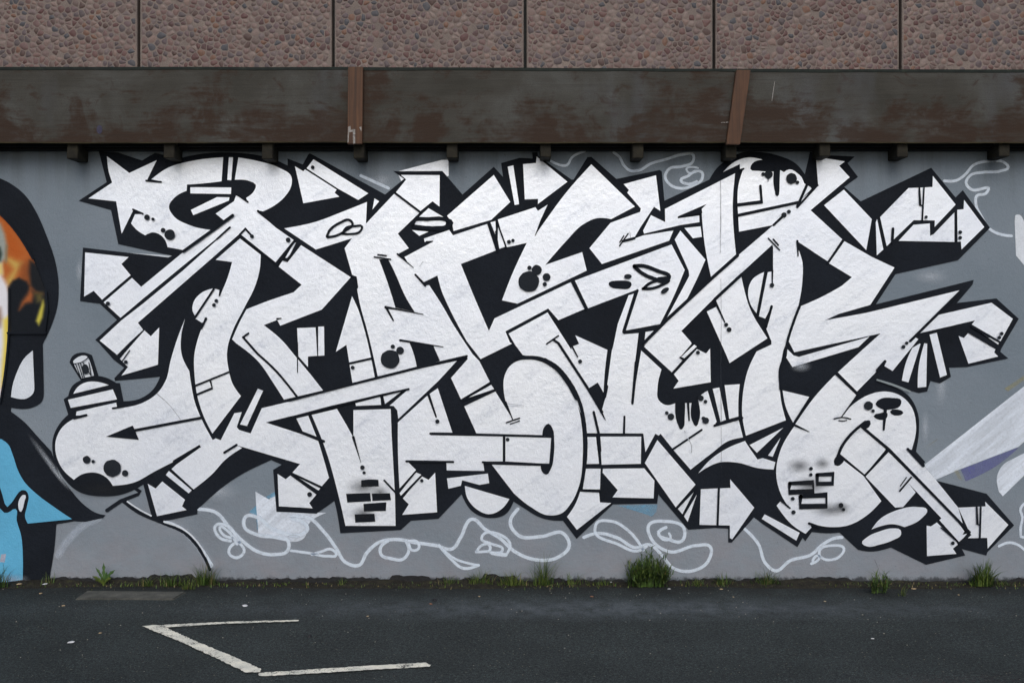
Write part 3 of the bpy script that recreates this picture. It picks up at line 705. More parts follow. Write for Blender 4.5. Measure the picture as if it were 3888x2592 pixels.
# face: colours sprayed into one another, held as point colours on a fine sheet
def seg_dist(x, y, poly):
    best, odd, j = 1e9, False, len(poly) - 1
    for i in range(len(poly)):
        ax, ay = poly[j]; bx, by = poly[i]
        if (ay > y) != (by > y) and x < (bx - ax) * (y - ay) / (by - ay) + ax: odd = not odd
        dx, dy = bx - ax, by - ay
        t = max(0, min(1, ((x - ax) * dx + (y - ay) * dy) / (dx * dx + dy * dy)))
        best = min(best, (ax + t * dx - x) ** 2 + (ay + t * dy - y) ** 2)
        j = i
    return math.sqrt(best) * (1 if odd else -1)
def P(t): return [tuple(float(c) for c in q.split(',')) for q in t.split()]
SPRAY = [   # outline in the face view, colour, width of its soft edge
 (P('45,560 75,560 152,590 115,650 84,725 58,740 50,700 100,632'), (186, 158, 84), 26), (P('150,600 225,560 230,640 195,745 140,690'), (126, 70, 38), 34),
 (P('40,300 110,430 150,520 120,560 60,520 40,400'), (166, 84, 34), 30),
 (P('-80,330 8,330 36,400 50,470 44,560 10,600 -80,600'), (142, 148, 144), 15), (P('-80,488 6,488 17,530 7,575 -80,580'), (28, 46, 42), 13), (P('44,470 54,480 50,580 42,590'), (120, 112, 92), 12),
 (P('-80,600 14,600 22,680 55,740 74,800 70,960 56,1130 34,1330 8,1540 -80,1540'), (212, 213, 221), 18), (P('-80,590 16,598 24,660 -80,690'), (208, 188, 110), 18),
 (P('-80,880 6,890 16,960 5,1010 -80,1010'), (126, 94, 76), 22), (P('26,965 74,930 66,1060 42,1330 12,1410 16,1300 30,1120'), (214, 194, 88), 15),
 (P('60,748 90,706 130,688 182,712 205,755 240,790 330,800 360,1100 66,1100'), (19, 24, 31), 12), (P('203,575 240,590 360,690 360,1000 300,900 296,800 240,782 206,745 198,650'), (24, 27, 32), 17),
 (P('205,755 228,800 216,848 172,858 132,900 150,846 186,796'), (150, 84, 46), 17), (P('236,792 284,788 292,850 248,850'), (86, 78, 46), 20),
 (P('290,836 298,870 286,950 262,1002 243,972 262,910 280,860'), (184, 174, 72), 11),
]
fp = trace(parse('N -80,230 0,262 ~60,320 ~130,410 222,560 310,780 318,900 300,1050 66,1050 66,985 ~64,1000 ~57,1130 ~37,1320 8,1500 0,1525 -80,1525'))
def inside(x, y, poly):
    return seg_dist(x, y, [(p.x, p.y) for p in poly]) > 0
d = lift(L_SILVER)
fv, fc, ff, idx = [], [], [], {}
STEP = 4
def fvert(i, j):
    if (i, j) not in idx:
        x, y = i * STEP - 45, 790 + j * STEP
        nx, ny = x * 1.7433, (y - 660) * 1.7433
        c = [168, 92, 44]
        for poly, col, soft in SPRAY:
            a = max(0.0, min(1.0, 0.5 + seg_dist(nx, ny, poly) / (2.6 * soft)))
            a = a * a * (3 - 2 * a)
            c = [c[k] * (1 - a) + col[k] * a for k in range(3)]
        idx[(i, j)] = len(fv)
        fv.append(to_wall((x, y), d)); fc.append(lin(*c))
    return idx[(i, j)]
for i in range(0, 57):
    for j in range(0, 190):
        if inside(i * STEP - 45 + STEP / 2, 790 + j * STEP + STEP / 2, fp):
            ff.append([fvert(i, j + 1), fvert(i + 1, j + 1), fvert(i + 1, j), fvert(i, j)])
N = Nodes('sprayed_face_paint', 0.75, 0, 0.15)
at_ = N.n.new('ShaderNodeAttribute'); at_.attribute_name = 'paint'
N.color(at_.outputs['Color']); wall_relief(N, 0.4)
face = mesh('face', fv, ff, N.m, fig)
ca = face.data.color_attributes.new('paint', 'FLOAT_COLOR', 'POINT')
for k, c in enumerate(fc): ca.data[k].color = c
face['label'] = 'orange, yellow and white sprayed side of the face and ear'
stroke('black_line', 14, 'N -20,246 0,258 ~60,316 ~132,406 226,560', M_BLACK, L_MARK, fig)
stroke('black_line', 12, 'N 70,760 70,985 ~61,1130 ~41,1320 10,1510', M_BLACK, L_MARK, fig)
stroke('black_line', 14, 'N 60,1052 310,1052', M_BLACK, L_MARK, fig)
stroke('black_line', 14, 'N 312,770 322,900 302,1050', M_BLACK, L_MARK, fig)

# hairline cracks, stray overspray
for w, q in ((5, 'C 1468,215 1470,560 1466,800'), (5, 'C 1470,1000 1474,1300 1470,1568'), (5, 'G 1472,20 1470,300 1474,620'), (4, 'G 1472,640 1474,760 1472,960'), (6, 'G 1195,668 ~1225,730 ~1245,770 1248,830'),
             (5, 'J 640,360 ~680,460 712,545'), (5, 'E 795,385 ~880,460 975,580'), (4, 'E 1790,1465 ~1830,1455 1880,1468'), (5, 'C 780,640 786,690'), (4, 'B 985,905 1015,865'), (4, 'F 1640,460 1775,478')):
    stroke('hairline_crack', w, q, M_CRACK, L_MARK + 0.003, wall, wob=0.5)
fill('grey_line', 'H 1225,274 ~1340,308 1482,364 1478,376 ~1330,322 1222,286', M_GREY_LINE, L_MARK, letters)
for v, x, y, rx, ry in (('A', 205, 935, 34, 120), ('H', 1600, 640, 40, 150), ('H', 1720, 330, 60, 190), ('B', 700, 250, 90, 60), ('G', 1760, 1330, 90, 60), ('E', 1260, 1130, 200, 90), ('D', 1640, 980, 160, 70), ('A', 870, 826, 70, 16)):
    puff('paint_mist', v, x, y, rx, M_PUFF_PALE, L_OLD, wall, ry)
print('lifts', {k: k + v * 0.00003 for k, v in _lift.items()})
# ------------------------------------------------------------------ ground
N = Nodes('asphalt', 0.85, 0, 0.2)
g1 = N.noise(260, 3, 0.7)
g2 = N.noise(52, 4, 0.7)
g3 = N.noise(2.2, 4, 0.6)
c = N.ramp(g1, [(0.30, lin(22, 26, 27)), (0.52, lin(47, 54, 55)), (0.74, lin(88, 95, 94))])
c = N.mix(1.0, c, N.grey(g2, 0.3, 0.7, 0.52, 1.38), 'MULTIPLY')
g4 = N.noise(115, 2, 0.6, N.map((1, 1, 1), (0, 0, 0), (2, 6, 4)))
c = N.mix(1.0, c, N.grey(g4, 0.32, 0.68, 0.45, 1.55), 'MULTIPLY')
c = N.mix(1.0, c, N.grey(g3, 0.3, 0.7, 0.78, 1.2), 'MULTIPLY')
ax = N.axis(0); ay = N.axis(1)
# pale wet sheen painted into the colour before the middle of the wall
band = N.math('MULTIPLY', N.grey(N.math('ABSOLUTE', N.math('ADD', ay, 0.50)), 0.0, 0.24, 1, 0), N.grey(N.math('ABSOLUTE', N.math('SUBTRACT', ax, 0.55)), 0.2, 2.4, 1, 0.12))
band = N.math('MULTIPLY', band, N.grey(N.noise(9, 5, 0.7), 0.35, 0.6, 0.15, 1))
c = N.mix(N.math('MULTIPLY', band, 0.36), c, lin(122, 130, 140))
# soil-dark margin along the wall
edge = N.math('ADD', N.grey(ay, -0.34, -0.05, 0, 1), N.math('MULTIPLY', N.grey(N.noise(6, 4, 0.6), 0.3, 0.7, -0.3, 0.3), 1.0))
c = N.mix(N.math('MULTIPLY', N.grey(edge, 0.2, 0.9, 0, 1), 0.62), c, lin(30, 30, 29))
# old red paint rubbed into the surface near the right-hand corner
red = N.math('MULTIPLY', N.grey(N.math('ABSOLUTE', N.math('SUBTRACT', ax, 1.95)), 0.15, 0.45, 1, 0), N.grey(ay, -1.75, -1.45, 1, 0))
red = N.math('MULTIPLY', red, N.grey(N.noise(60, 4, 0.7), 0.52, 0.66, 0, 1))
c = N.mix(N.math('MULTIPLY', red, 0.6), c, lin(112, 54, 50))
pit = N.grey(N.noise(34, 5, 0.75, N.map((1, 1.3, 1), (0, 0, 0), (7, 1, 2))), 0.30, 0.44, 0.62, 0.0)
c = N.mix(pit, c, lin(18, 20, 24))
sp = N.grey(N.noise(95, 0, 0.5, N.map((1, 1, 1), (0, 0, 0), (3, 8, 1))), 0.80, 0.83, 0, 0.6)
c = N.mix(sp, c, lin(150, 140, 122))
N.color(c)
h = N.math('ADD', g1, N.math('MULTIPLY', g2, 1.2))
N.bump(h, 0.8, 0.006)
M_ASPHALT = N.m

def ground_sheet():
    xs = [-220, -60, -12] + [-6 + 0.25 * i for i in range(49)] + [12, 60, 220]
    ys = [-220, -60, -14, -8] + [-6 + 0.15 * i for i in range(41)] + [0.2]
    r_ = random.Random(5)
    vs, fs = [], []
    for y in ys:
        for x in xs:
            near = abs(x) < 5.5 and -5.5 < y < -0.3
            vs.append((x, y, r_.uniform(-0.0025, 0.0025) if near else 0.0))
    nx = len(xs)
    for j in range(len(ys) - 1):
        for i in range(nx - 1):
            fs.append((j * nx + i, j * nx + i + 1, (j + 1) * nx + i + 1, (j + 1) * nx + i))
    return vs, fs
gv, gf = ground_sheet()
ground = mesh('asphalt_ground', gv, gf, M_ASPHALT, smooth=True)
tag(ground, 'dark worn asphalt of the parking area in front of the wall', 'asphalt', kind='structure')

# soil and moss wedge lodged in the angle between asphalt and wall
N = Nodes('damp_soil', 0.9, 0, 0.2)
c = N.ramp(N.noise(24, 5, 0.7), [(0.3, lin(27, 27, 25)), (0.55, lin(44, 42, 36)), (0.72, lin(60, 62, 40)), (0.85, lin(84, 92, 48))])
N.color(N.mix(1.0, c, N.grey(N.noise(140, 3, 0.6), 0.3, 0.7, 0.7, 1.3), 'MULTIPLY'))
N.bump(N.noise(70, 4, 0.7), 0.9, 0.012)
M_SOIL = N.m
r_ = random.Random(11)
vs, fs = [], []
prof_n = 5
nseg = 260
ph = [r_.uniform(0, 6.28) for _ in range(8)]
def soil_h(x):
    return 0.014 + 0.007 * math.sin(x * 3.1 + ph[0]) + 0.005 * math.sin(x * 9.7 + ph[1]) + 0.004 * math.sin(x * 23 + ph[2])
def soil_w(x):
    return 0.085 + 0.02 * math.sin(x * 2.3 + ph[3]) + 0.012 * math.sin(x * 7.1 + ph[4])
for i in range(nseg + 1):
    x = WALL_L + (WALL_R - WALL_L) * i / nseg
    for k in range(prof_n):
        u = k / (prof_n - 1)
        zz = max(0.0, soil_h(x)) * (1 - u) ** 1.4 + r_.uniform(-0.003, 0.003) * (0.2 < u < 0.9) - (0.006 if k == prof_n - 1 else 0) + 0.004
        vs.append((x, -0.001 - soil_w(x) * u - r_.uniform(0, 0.01) * u, zz))
for i in range(nseg):
    for k in range(prof_n - 1):
        a = i * prof_n + k
        fs.append((a, a + 1, a + prof_n + 1, a + prof_n))
soil = mesh('soil_verge', vs, fs, M_SOIL, smooth=True)
tag(soil, 'narrow strip of dark soil and moss along the foot of the wall', 'soil', kind='structure')

# ragged black tar skirting left along the foot of the wall
N = Nodes('old_bitumen', 0.8, 0, 0.3)
N.color(N.mix(1.0, lin(32, 33, 35), N.grey(N.noise(50, 4, 0.6), 0.3, 0.7, 0.7, 1.4), 'MULTIPLY'))
N.bump(N.noise(60, 4, 0.7), 0.7, 0.01)
M_TAR = N.m
r_ = random.Random(23)
top = []
x = WALL_L
lvl = 0.03
while x < WALL_R:
    if r_.random() < 0.10: lvl = r_.choice((0.016, 0.022, 0.03, 0.036))
    xs_ = x / (CAM_D / FPX) + CX
    bonus = 0.03 if 1475 < xs_ < 1640 or 1830 < xs_ < 1960 else (0.015 if 2820 < xs_ < 2900 or 560 < xs_ < 740 else 0)
    top.append((x, max(0.006, lvl + bonus + r_.uniform(-0.006, 0.006))))
    x += 0.022
vs, fs = [], []
for x, zt in top: vs += [(x, -0.0045, -0.02), (x, -0.0045, zt), (x, -0.0005, zt + 0.002)]
for i in range(len(top) - 1):
    a = 3 * i
    fs += [(a, a + 3, a + 4, a + 1), (a + 1, a + 4, a + 5, a + 2)]
mesh('tar_skirting', vs, fs, M_TAR, wall)['label'] = 'ragged black bitumen band at the foot of the wall'

# concrete gully slab set in the asphalt
N = Nodes('old_concrete', 0.85, 0, 0.3)
c = N.ramp(N.noise(14, 5, 0.65), [(0.3, lin(58, 60, 57)), (0.6, lin(82, 83, 79)), (0.8, lin(102, 101, 96))])
N.color(N.mix(1.0, c, N.grey(N.noise(150, 3, 0.6), 0.3, 0.7, 0.75, 1.2), 'MULTIPLY'))
N.bump(N.noise(120, 3, 0.6), 0.6, 0.004)
M_CONC = N.m
q = [on_ground(*p) for p in ((286, 2276), (660, 2277), (705, 2249), (330, 2246))]
bm = bmesh.new()
lo = [bm.verts.new((p.x, p.y, -0.05)) for p in q]; hi = [bm.verts.new((p.x, p.y, 0.008)) for p in q]
bm.faces.new(hi)
for i in range(4): bm.faces.new([lo[i], lo[(i + 1) % 4], hi[(i + 1) % 4], hi[i]])
bmesh.ops.bevel(bm, geom=[e for e in bm.edges if all(v in hi for v in e.verts)], offset=0.006, segments=2, affect='EDGES')
me = bpy.data.meshes.new('concrete_slab'); bm.to_mesh(me); bm.free()
slab = link('concrete_slab', me, M_CONC)
tag(slab, 'long grey concrete slab set flush in the asphalt beside the dandelion', 'slab')

# worn white bay markings: three painted bars, each with chipped edges and bald patches
N = Nodes('road_marking_paint', 0.7, 0, 0.35)
c = N.mix(N.grey(N.noise(12, 4, 0.6), 0.35, 0.65, 0, 1), lin(232, 230, 215), lin(200, 201, 191))
N.color(N.mix(1.0, c, N.grey(N.noise(190, 3, 0.6), 0.3, 0.7, 0.8, 1.08), 'MULTIPLY'))
wear = N.math('ADD', N.math('MULTIPLY', N.noise(120, 4, 0.75), 0.6), N.math('MULTIPLY', N.noise(14, 3, 0.6), 0.4))
N.put('Alpha', N.grey(wear, 0.42, 0.455, 0.0, 1.0))
N.bump(N.noise(220, 3, 0.6), 0.6, 0.003)
M_MARKING = N.m
def bar(name, outline, label):
    pts = [on_ground(*p[:2], 0.0065) for p in [(a, b) for a, b, _ in parse(outline)]]
    r_ = random.Random(hash_str(outline))
    ring = []
    n = len(pts)
    for i in range(n):
        a, b = pts[i], pts[(i + 1) % n]
        k = max(1, int((b - a).length / 0.012))
        nrm = Vector((-(b - a).y, (b - a).x, 0)).normalized()
        for s in range(k):
            u = s / k
            ring.append(a.lerp(b, u) + nrm * (r_.uniform(-0.004, 0.004) if s else 0))
    area = sum(ring[i].x * ring[(i + 1) % len(ring)].y - ring[(i + 1) % len(ring)].x * ring[i].y for i in range(len(ring)))
    if area < 0: ring.reverse()
    o = mesh(name, ring, [list(range(len(ring)))], M_MARKING)
    bm = bmesh.new(); bm.from_mesh(o.data); bmesh.ops.triangulate(bm, faces=bm.faces[:]); bm.to_mesh(o.data); bm.free()
    tag(o, label, 'road marking', 'white parking bay markings')
    return o
bar('bay_marking', 'Q 240,138 700,115 1245,101 1240,111 700,129 300,153 230,160', 'thin far white line running parallel to the wall on the asphalt')
bar('bay_marking', 'Q 76,147 150,139 232,140 275,168 480,260 700,350 965,466 960,488 850,492 640,390 380,270 220,205', 'thick worn white line running diagonally across the asphalt')
bar('bay_marking', 'Q 948,494 1350,468 1800,438 2190,418 2228,436 2215,449 1800,470 1400,496 1000,519 950,516', 'near white line at the bottom of the frame with a rounded right end')

# ------------------------------------------------------------------ building behind with pebble-faced panels
N = Nodes('panel_joint_filler', 0.8, 0, 0.3)
N.color(N.mix(1.0, lin(50, 53, 55), N.grey(N.noise(30, 4, 0.6), 0.3, 0.7, 0.8, 1.2), 'MULTIPLY'))
M_JOINT = N.m
building = boxes('building_wall', [(WALL_L, WALL_R, 0.06, 0.35, WALL_TOP, 5.2)], M_JOINT)
tag(building, 'dark building wall that shows in the joints between the pebble panels', 'wall')

N = Nodes('panel_mortar', 0.85, 0, 0.3)
c = N.ramp(N.noise(7, 5, 0.6), [(0.3, lin(104, 95, 91)), (0.55, lin(115, 105, 100)), (0.75, lin(126, 115, 108))])
N.color(N.mix(1.0, c, N.grey(N.noise(130, 3, 0.6), 0.3, 0.7, 0.82, 1.12), 'MULTIPLY'))
N.bump(N.noise(140, 3, 0.6), 0.6, 0.004)
M_MORTAR = N.m

PALETTE = [(98, 64, 63), (84, 56, 58), (118, 92, 90), (126, 104, 99), (110, 78, 75), (92, 78, 84), (74, 64, 72), (128, 110, 104), (122, 86, 70), (66, 70, 80),
           (106, 74, 74), (90, 60, 60), (116, 98, 98), (102, 84, 80), (132, 106, 98), (96, 70, 72), (112, 88, 84), (82, 72, 76), (108, 94, 96), (122, 96, 92), (88, 66, 62), (104, 82, 86), (116, 84, 80), (76, 54, 55)]
def pebble_mat(k, rgb):
    N = Nodes('pebble_stone', 0.6, 0, 0.35)
    gm = sum(rgb) / 3
    a = lin(*[(v * 0.85 + gm * 0.15) * 0.87 for v in rgb])
    mixc = N.mix((0.0, 0.08, 0.2, 0.42)[k % 4], a, lin(120, 106, 101))
    N.color(N.mix(1.0, mixc, N.grey(N.noise(55, 4, 0.65), 0.3, 0.7, 0.80, 1.18), 'MULTIPLY'))
    N.bump(N.noise(160, 3, 0.6), 0.3, 0.003)
    return N.m
M_PEBBLE = [pebble_mat(k, rgb) for k, rgb in enumerate(PALETTE)]

def clip_half(poly, p, q):
    """keep the part of poly nearer to p than q"""
    mx, my = (p[0] + q[0]) / 2, (p[1] + q[1]) / 2
    nx, ny = q[0] - p[0], q[1] - p[1]
    out = []
    for i in range(len(poly)):
        a, b = poly[i], poly[(i + 1) % len(poly)]
        da = (a[0] - mx) * nx + (a[1] - my) * ny
        db = (b[0] - mx) * nx + (b[1] - my) * ny
        if da <= 0: out.append(a)
        if da * db < 0:
            t = da / (da - db)
            out.append((a[0] + (b[0] - a[0]) * t, a[1] + (b[1] - a[1]) * t))
    return out

def pebble_layout(x0, x1, z0, z1, rnd, size):
    sites = []
    cell = size
    grid = {}
    tries = int((x1 - x0) * (z1 - z0) / size ** 2 * 26)
    for _ in range(tries):
        x, z_ = rnd.uniform(x0, x1), rnd.uniform(z0, z1)
        r = size * rnd.choice((0.42, 0.55, 0.7, 0.85, 1.0, 1.2, 1.5))
        gi, gj = int(x / cell), int(z_ / cell)
        ok = True
        for di in (-2, -1, 0, 1, 2):
            for dj in (-2, -1, 0, 1, 2):
                for s in grid.get((gi + di, gj + dj), ()):
                    if ((s[0] - x) * 1.0) ** 2 + ((s[1] - z_) * 1.12) ** 2 < ((s[2] + r) / 2 * 0.95) ** 2: ok = False
        if ok:
            grid.setdefault((gi, gj), []).append((x, z_, r)); sites.append((x, z_, r))
    cells = []
    for s in sites:
        poly = [(x0, z0), (x1, z0), (x1, z1), (x0, z1)]
        gi, gj = int(s[0] / cell), int(s[1] / cell)
        near = [t for di in range(-3, 4) for dj in range(-3, 4) for t in grid.get((gi + di, gj + dj), ()) if t is not s]
        near.sort(key=lambda t: (t[0] - s[0]) ** 2 + (t[1] - s[1]) ** 2)
        for t in near[:14]: poly = clip_half(poly, s, t)
        cells.append((s, poly))
    return cells

def pebble_geo(poly, rnd, y0):
    cx = sum(p[0] for p in poly) / len(poly); cz = sum(p[1] for p in poly) / len(poly)
    gap = rnd.choice((0.0005, 0.001, 0.002, 0.004))
    pts = []
    for p in poly:
        dx, dz = p[0] - cx, p[1] - cz
        L = math.hypot(dx, dz)
        f = max(0.4, (L - gap) / L) * rnd.uniform(0.90, 1.04)
        pts.append((cx + dx * f, cz + dz * f))
    n = len(pts)
    ring = []
    for i in range(n):                                   # corner cutting
        a, b = pts[i], pts[(i + 1) % n]
        if math.hypot(b[0] - a[0], b[1] - a[1]) < 0.006:
            ring.append(((a[0] + b[0]) / 2, (a[1] + b[1]) / 2)); continue
        ring.append((a[0] * 0.80 + b[0] * 0.20, a[1] * 0.80 + b[1] * 0.20))
        ring.append((a[0] * 0.20 + b[0] * 0.80, a[1] * 0.20 + b[1] * 0.80))
    hgt = rnd.uniform(0.0012, 0.0034)
    tx, tz = rnd.uniform(-0.04, 0.04), rnd.uniform(-0.04, 0.04)
    vs = [(x, y0 + 0.0007, z_) for x, z_ in ring]
    vs += [(cx + (x - cx) * 0.80, y0 - hgt * 0.62 + (x - cx) * tx + (z_ - cz) * tz, cz + (z_ - cz) * 0.80) for x, z_ in ring]
    vs.append((cx, y0 - hgt, cz))
    m = len(ring)
    fs = []
    for i in range(m):
        j = (i + 1) % m
        fs.append((i, j, m + j, m + i)); fs.append((m + i, m + j, 2 * m))
    return vs, fs

SEAMS = [-214, 526, 1265, 1994, 2711, 3419, 4130]
PANEL_Z0, PANEL_Z1 = 2.60, 5.2
PZ0, PZ1 = at(0, 275, 0).z, at(0, -60, 0).z
PANEL_LABELS = ['pebble-faced cladding panel cut by the left edge of the photo', 'pebble-faced cladding panel second from the left, above the star of the lettering',
                'pebble-faced cladding panel third from the left, just right of the upright batten', 'pebble-faced cladding panel fourth from the left, between the two battens',
                'pebble-faced cladding panel second from the right, above the tilted batten', 'pebble-faced cladding panel cut by the right edge of the photo']
px_m = CAM_D / FPX
for k in range(6):
    rnd = random.Random(100 + k)
    xa, xb = (SEAMS[k] + 5.5 - CX) * px_m, (SEAMS[k + 1] - 5.5 - CX) * px_m
    panel = boxes('cladding_panel', [(xa, xb, 0.0, 0.0585, PANEL_Z0 + 0.045, PANEL_Z1)], M_MORTAR, None, 0.004)
    tag(panel, PANEL_LABELS[k], 'cladding panel', 'pebble-faced cladding panels above the boards')
    cells = pebble_layout(xa + 0.008, xb - 0.008, PZ0, PZ1, rnd, 0.0435)
    seen = []
    rest_v, rest_f, rest_m = [], [], []
    lo_x, hi_x, hi_z = at(0, 0).x, at(3888, 0).x, at(0, 0).z
    def size(c):
        p = c[1]
        return abs(sum(p[i][0] * p[(i + 1) % len(p)][1] - p[(i + 1) % len(p)][0] * p[i][1] for i in range(len(p))))
    cells = [c for c in cells if len(c[1]) > 3]
    cells.sort(key=lambda c: -(size(c) if lo_x - 0.02 < c[0][0] < hi_x + 0.02 and c[0][1] < hi_z + 0.02 else 0))
    for q, (s, poly) in enumerate(cells):
        pv, pf = pebble_geo(poly, rnd, 0.0)
        mi = rnd.randrange(len(M_PEBBLE))
        if rnd.random() < 0.03: continue                # stones that have dropped out
        vis = lo_x - 0.02 < s[0] < hi_x + 0.02 and s[1] < hi_z + 0.02
        if vis and q < 298:
            o = mesh('pebble', pv, pf, M_PEBBLE[mi], panel, True)
        else:
            b = len(rest_v); rest_v += pv
            rest_f += [tuple(i + b for i in f) for f in pf]; rest_m += [mi] * len(pf)
    if rest_v:
        o = mesh('pebbles', rest_v, rest_f, None, panel, True)
        for m in M_PEBBLE: o.data.materials.append(m)
        o.data.polygons.foreach_set('material_index', rest_m)
        o['kind'] = 'stuff'

# ------------------------------------------------------------------ timber fascia on brackets
def timber(name, stops, blotch, grain=1.0, rough=0.75):
    N = Nodes(name, rough, 0, 0.3)
    g = N.noise(1.0, 5, 0.65, N.map((2.2, 3, 46)), 0.6)
    big = N.noise(1.0, 4, 0.6, N.map((2.1, 1, 2.6), (0, 0.3, 0)), 0.5)
    c = N.ramp(big, stops)
    c = N.mix(1.0, c, N.grey(g, 0.3, 0.7, 1 - 0.12 * grain, 1 + 0.10 * grain), 'MULTIPLY')
    if blotch:
        z = N.axis(2)
        rag = N.math('MULTIPLY', N.math('SUBTRACT', N.noise(1.0, 4, 0.7, N.map((5, 2, 44), (0, 0, 0), (6, 2, 1))), 0.5), 0.30)
        b = N.math('ADD', N.math('ADD', N.noise(1.0, 5, 0.65, N.map((2.7, 2, 2.6), (0, 0, 0), (3, 1, 7)), 0.5), rag), N.grey(z, 2.64, 2.92, 0.09, -0.10))
        b2 = N.noise(1.0, 5, 0.7, N.map((6, 2, 20), (0, 0, 0), (9, 4, 2)), 0.4)
        m = N.math('MULTIPLY', N.grey(b, 0.45, 0.56, 0, 1), N.grey(b2, 0.30, 0.52, 0.35, 1))
        c = N.mix(N.math('MULTIPLY', m, 0.92), c, blotch)
        b3 = N.noise(1.0, 5, 0.65, N.map((7, 2, 9), (0, 0.2, 0), (2, 8, 13)), 1.2)
        c = N.mix(N.grey(b3, 0.57, 0.68, 0, 0.75), c, lin(44, 30, 20))
        gl = N.noise(1.0, 3, 0.6, N.map((1.3, 2, 70), (0, 0.02, 0), (1, 8, 3)), 0.8)
        c = N.mix(N.grey(gl, 0.62, 0.72, 0, 0.3), c, lin(34, 30, 26))
        pale = N.grey(N.noise(1.0, 3, 0.6, N.map((3.2, 1, 1.2), (0, 0, 0), (17, 3, 5))), 0.56, 0.74, 0, 0.55)
        c = N.mix(N.math('MULTIPLY', pale, N.grey(m, 0.2, 0.8, 1, 0.2)), c, lin(72, 75, 80))
    N.color(N.mix(1.0, c, N.grey(N.noise(180, 2, 0.6), 0.3, 0.7, 0.86, 1.12), 'MULTIPLY'))
    N.bump(N.math('ADD', g, N.math('MULTIPLY', N.noise(150, 2, 0.6), 0.4)), 0.35, 0.004)
    return N.m
M_PLY = timber('weathered_plywood', [(0.32, lin(46, 45, 40)), (0.5, lin(56, 55, 51)), (0.68, lin(68, 69, 67))], lin(42, 26, 14))
N = Nodes('stained_softwood', 0.6, 0, 0.35)
g = N.noise(1.0, 4, 0.6, N.map((60, 3, 2.0)), 0.5)
c = N.ramp(g, [(0.30, lin(50, 30, 18)), (0.5, lin(70, 43, 24)), (0.7, lin(86, 56, 33))])
N.color(N.mix(1.0, c, N.grey(N.noise(9, 4, 0.6), 0.3, 0.7, 0.82, 1.12), 'MULTIPLY'))
N.bump(g, 0.3, 0.003)
M_BATTEN = N.m
N = Nodes('raw_plywood_edge', 0.8, 0, 0.2)
N.color(N.ramp(N.noise(1.0, 3, 0.6, N.map((5, 1, 60))), [(0.35, lin(58, 52, 38)), (0.65, lin(92, 85, 62))]))
M_PLY_EDGE = N.m
N = Nodes('dark_green_strip', 0.7, 0, 0.2)
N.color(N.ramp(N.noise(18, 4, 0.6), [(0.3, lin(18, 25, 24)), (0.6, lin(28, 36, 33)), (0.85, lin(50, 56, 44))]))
M_TOP_STRIP = N.m
N = Nodes('dark_mossy_timber', 0.8, 0, 0.25)
c = N.ramp(N.noise(16, 4, 0.6), [(0.3, lin(24, 23, 19)), (0.55, lin(35, 33, 26)), (0.8, lin(48, 45, 34))])
N.color(c); N.bump(N.noise(70, 3, 0.6), 0.5, 0.004)
M_BLOCK = N.m
N = Nodes('tarred_timber', 0.8, 0, 0.25)
N.color(N.ramp(N.noise(1.0, 4, 0.6, N.map((4, 2, 30))), [(0.3, lin(16, 18, 21)), (0.6, lin(26, 27, 29)), (0.85, lin(44, 34, 28))]))
N.bump(N.noise(60, 3, 0.6), 0.5, 0.004)
M_LEDGER = N.m

fascia = empty('timber_fascia', (0, -0.10, 2.6))
tag(fascia, 'long band of weathered plywood boards on timber blocks along the wall top', 'fascia')
FD = 0.175                                                # how far the boards' face stands off the wall
def fx(xs, d=FD): return (xs - CX) / FPX * (CAM_D - d)
def fz(ys, d=FD): return CAM_H + (HY - ys) / FPX * (CAM_D - d)
INV = fascia.matrix_world.inverted() if False else Matrix.Translation((0, 0.10, -2.6))
def in_fascia(o):
    o.parent = fascia
    o.matrix_parent_inverse = Matrix.Translation((0, 0.10, -2.6))
    return o
def board(xa, xb, top_a, top_b, label, bow=0.0):
    """one sheet of plywood with a worn thin edge, slightly bowed"""
    vs, fs = [], []
    n = 16
    r_ = random.Random(hash_str(label))
    for i in range(n + 1):
        u = i / n
        x = xa + (xb - xa) * u
        zt = fz(top_a + (top_b - top_a) * u) + r_.uniform(-0.0012, 0.0012)
        zb = fz(541 + 3 * math.sin(u * 3.1) * bow) + r_.uniform(-0.0015, 0.0015)
        y = -FD - 0.004 * math.sin(u * math.pi) * bow
        vs += [(x, y, zb + 0.004), (x, y, zt - 0.003), (x, y + 0.003, zt), (x, y + 0.018, zt), (x, y + 0.018, zb), (x, y + 0.003, zb)]
    for i in range(n):
        a, b = 6 * i, 6 * i + 6
        for k in range(6):
            j = (k + 1) % 6
            fs.append((a + k, b + k, b + j, a + j))
    fs.append(tuple(range(5, -1, -1))); fs.append(tuple(range(6 * n, 6 * n + 6)))
    o = in_fascia(mesh('board', vs, fs, M_PLY))
    o['label'] = label
    o.data.materials.append(M_PLY_EDGE)
    for q, f_ in enumerate(o.data.polygons):
        if q < 6 * n and q % 6 in (4, 5): f_.material_index = 1
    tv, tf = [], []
    for i in range(n + 1):                               # dark green strip along the top edge
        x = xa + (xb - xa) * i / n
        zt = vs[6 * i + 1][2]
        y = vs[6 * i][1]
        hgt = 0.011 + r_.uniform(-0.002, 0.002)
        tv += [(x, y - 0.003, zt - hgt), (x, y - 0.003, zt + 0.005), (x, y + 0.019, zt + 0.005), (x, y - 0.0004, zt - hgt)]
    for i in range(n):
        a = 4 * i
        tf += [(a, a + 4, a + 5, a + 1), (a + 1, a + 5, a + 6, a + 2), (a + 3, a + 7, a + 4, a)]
    in_fascia(mesh('top_strip', tv, tf, M_TOP_STRIP))
    return o
J1, J2 = fx(1348), fx(2800)
board(WALL_L, J1 - 0.002, 258, 257, 'left plywood board with brown water stains', 1)
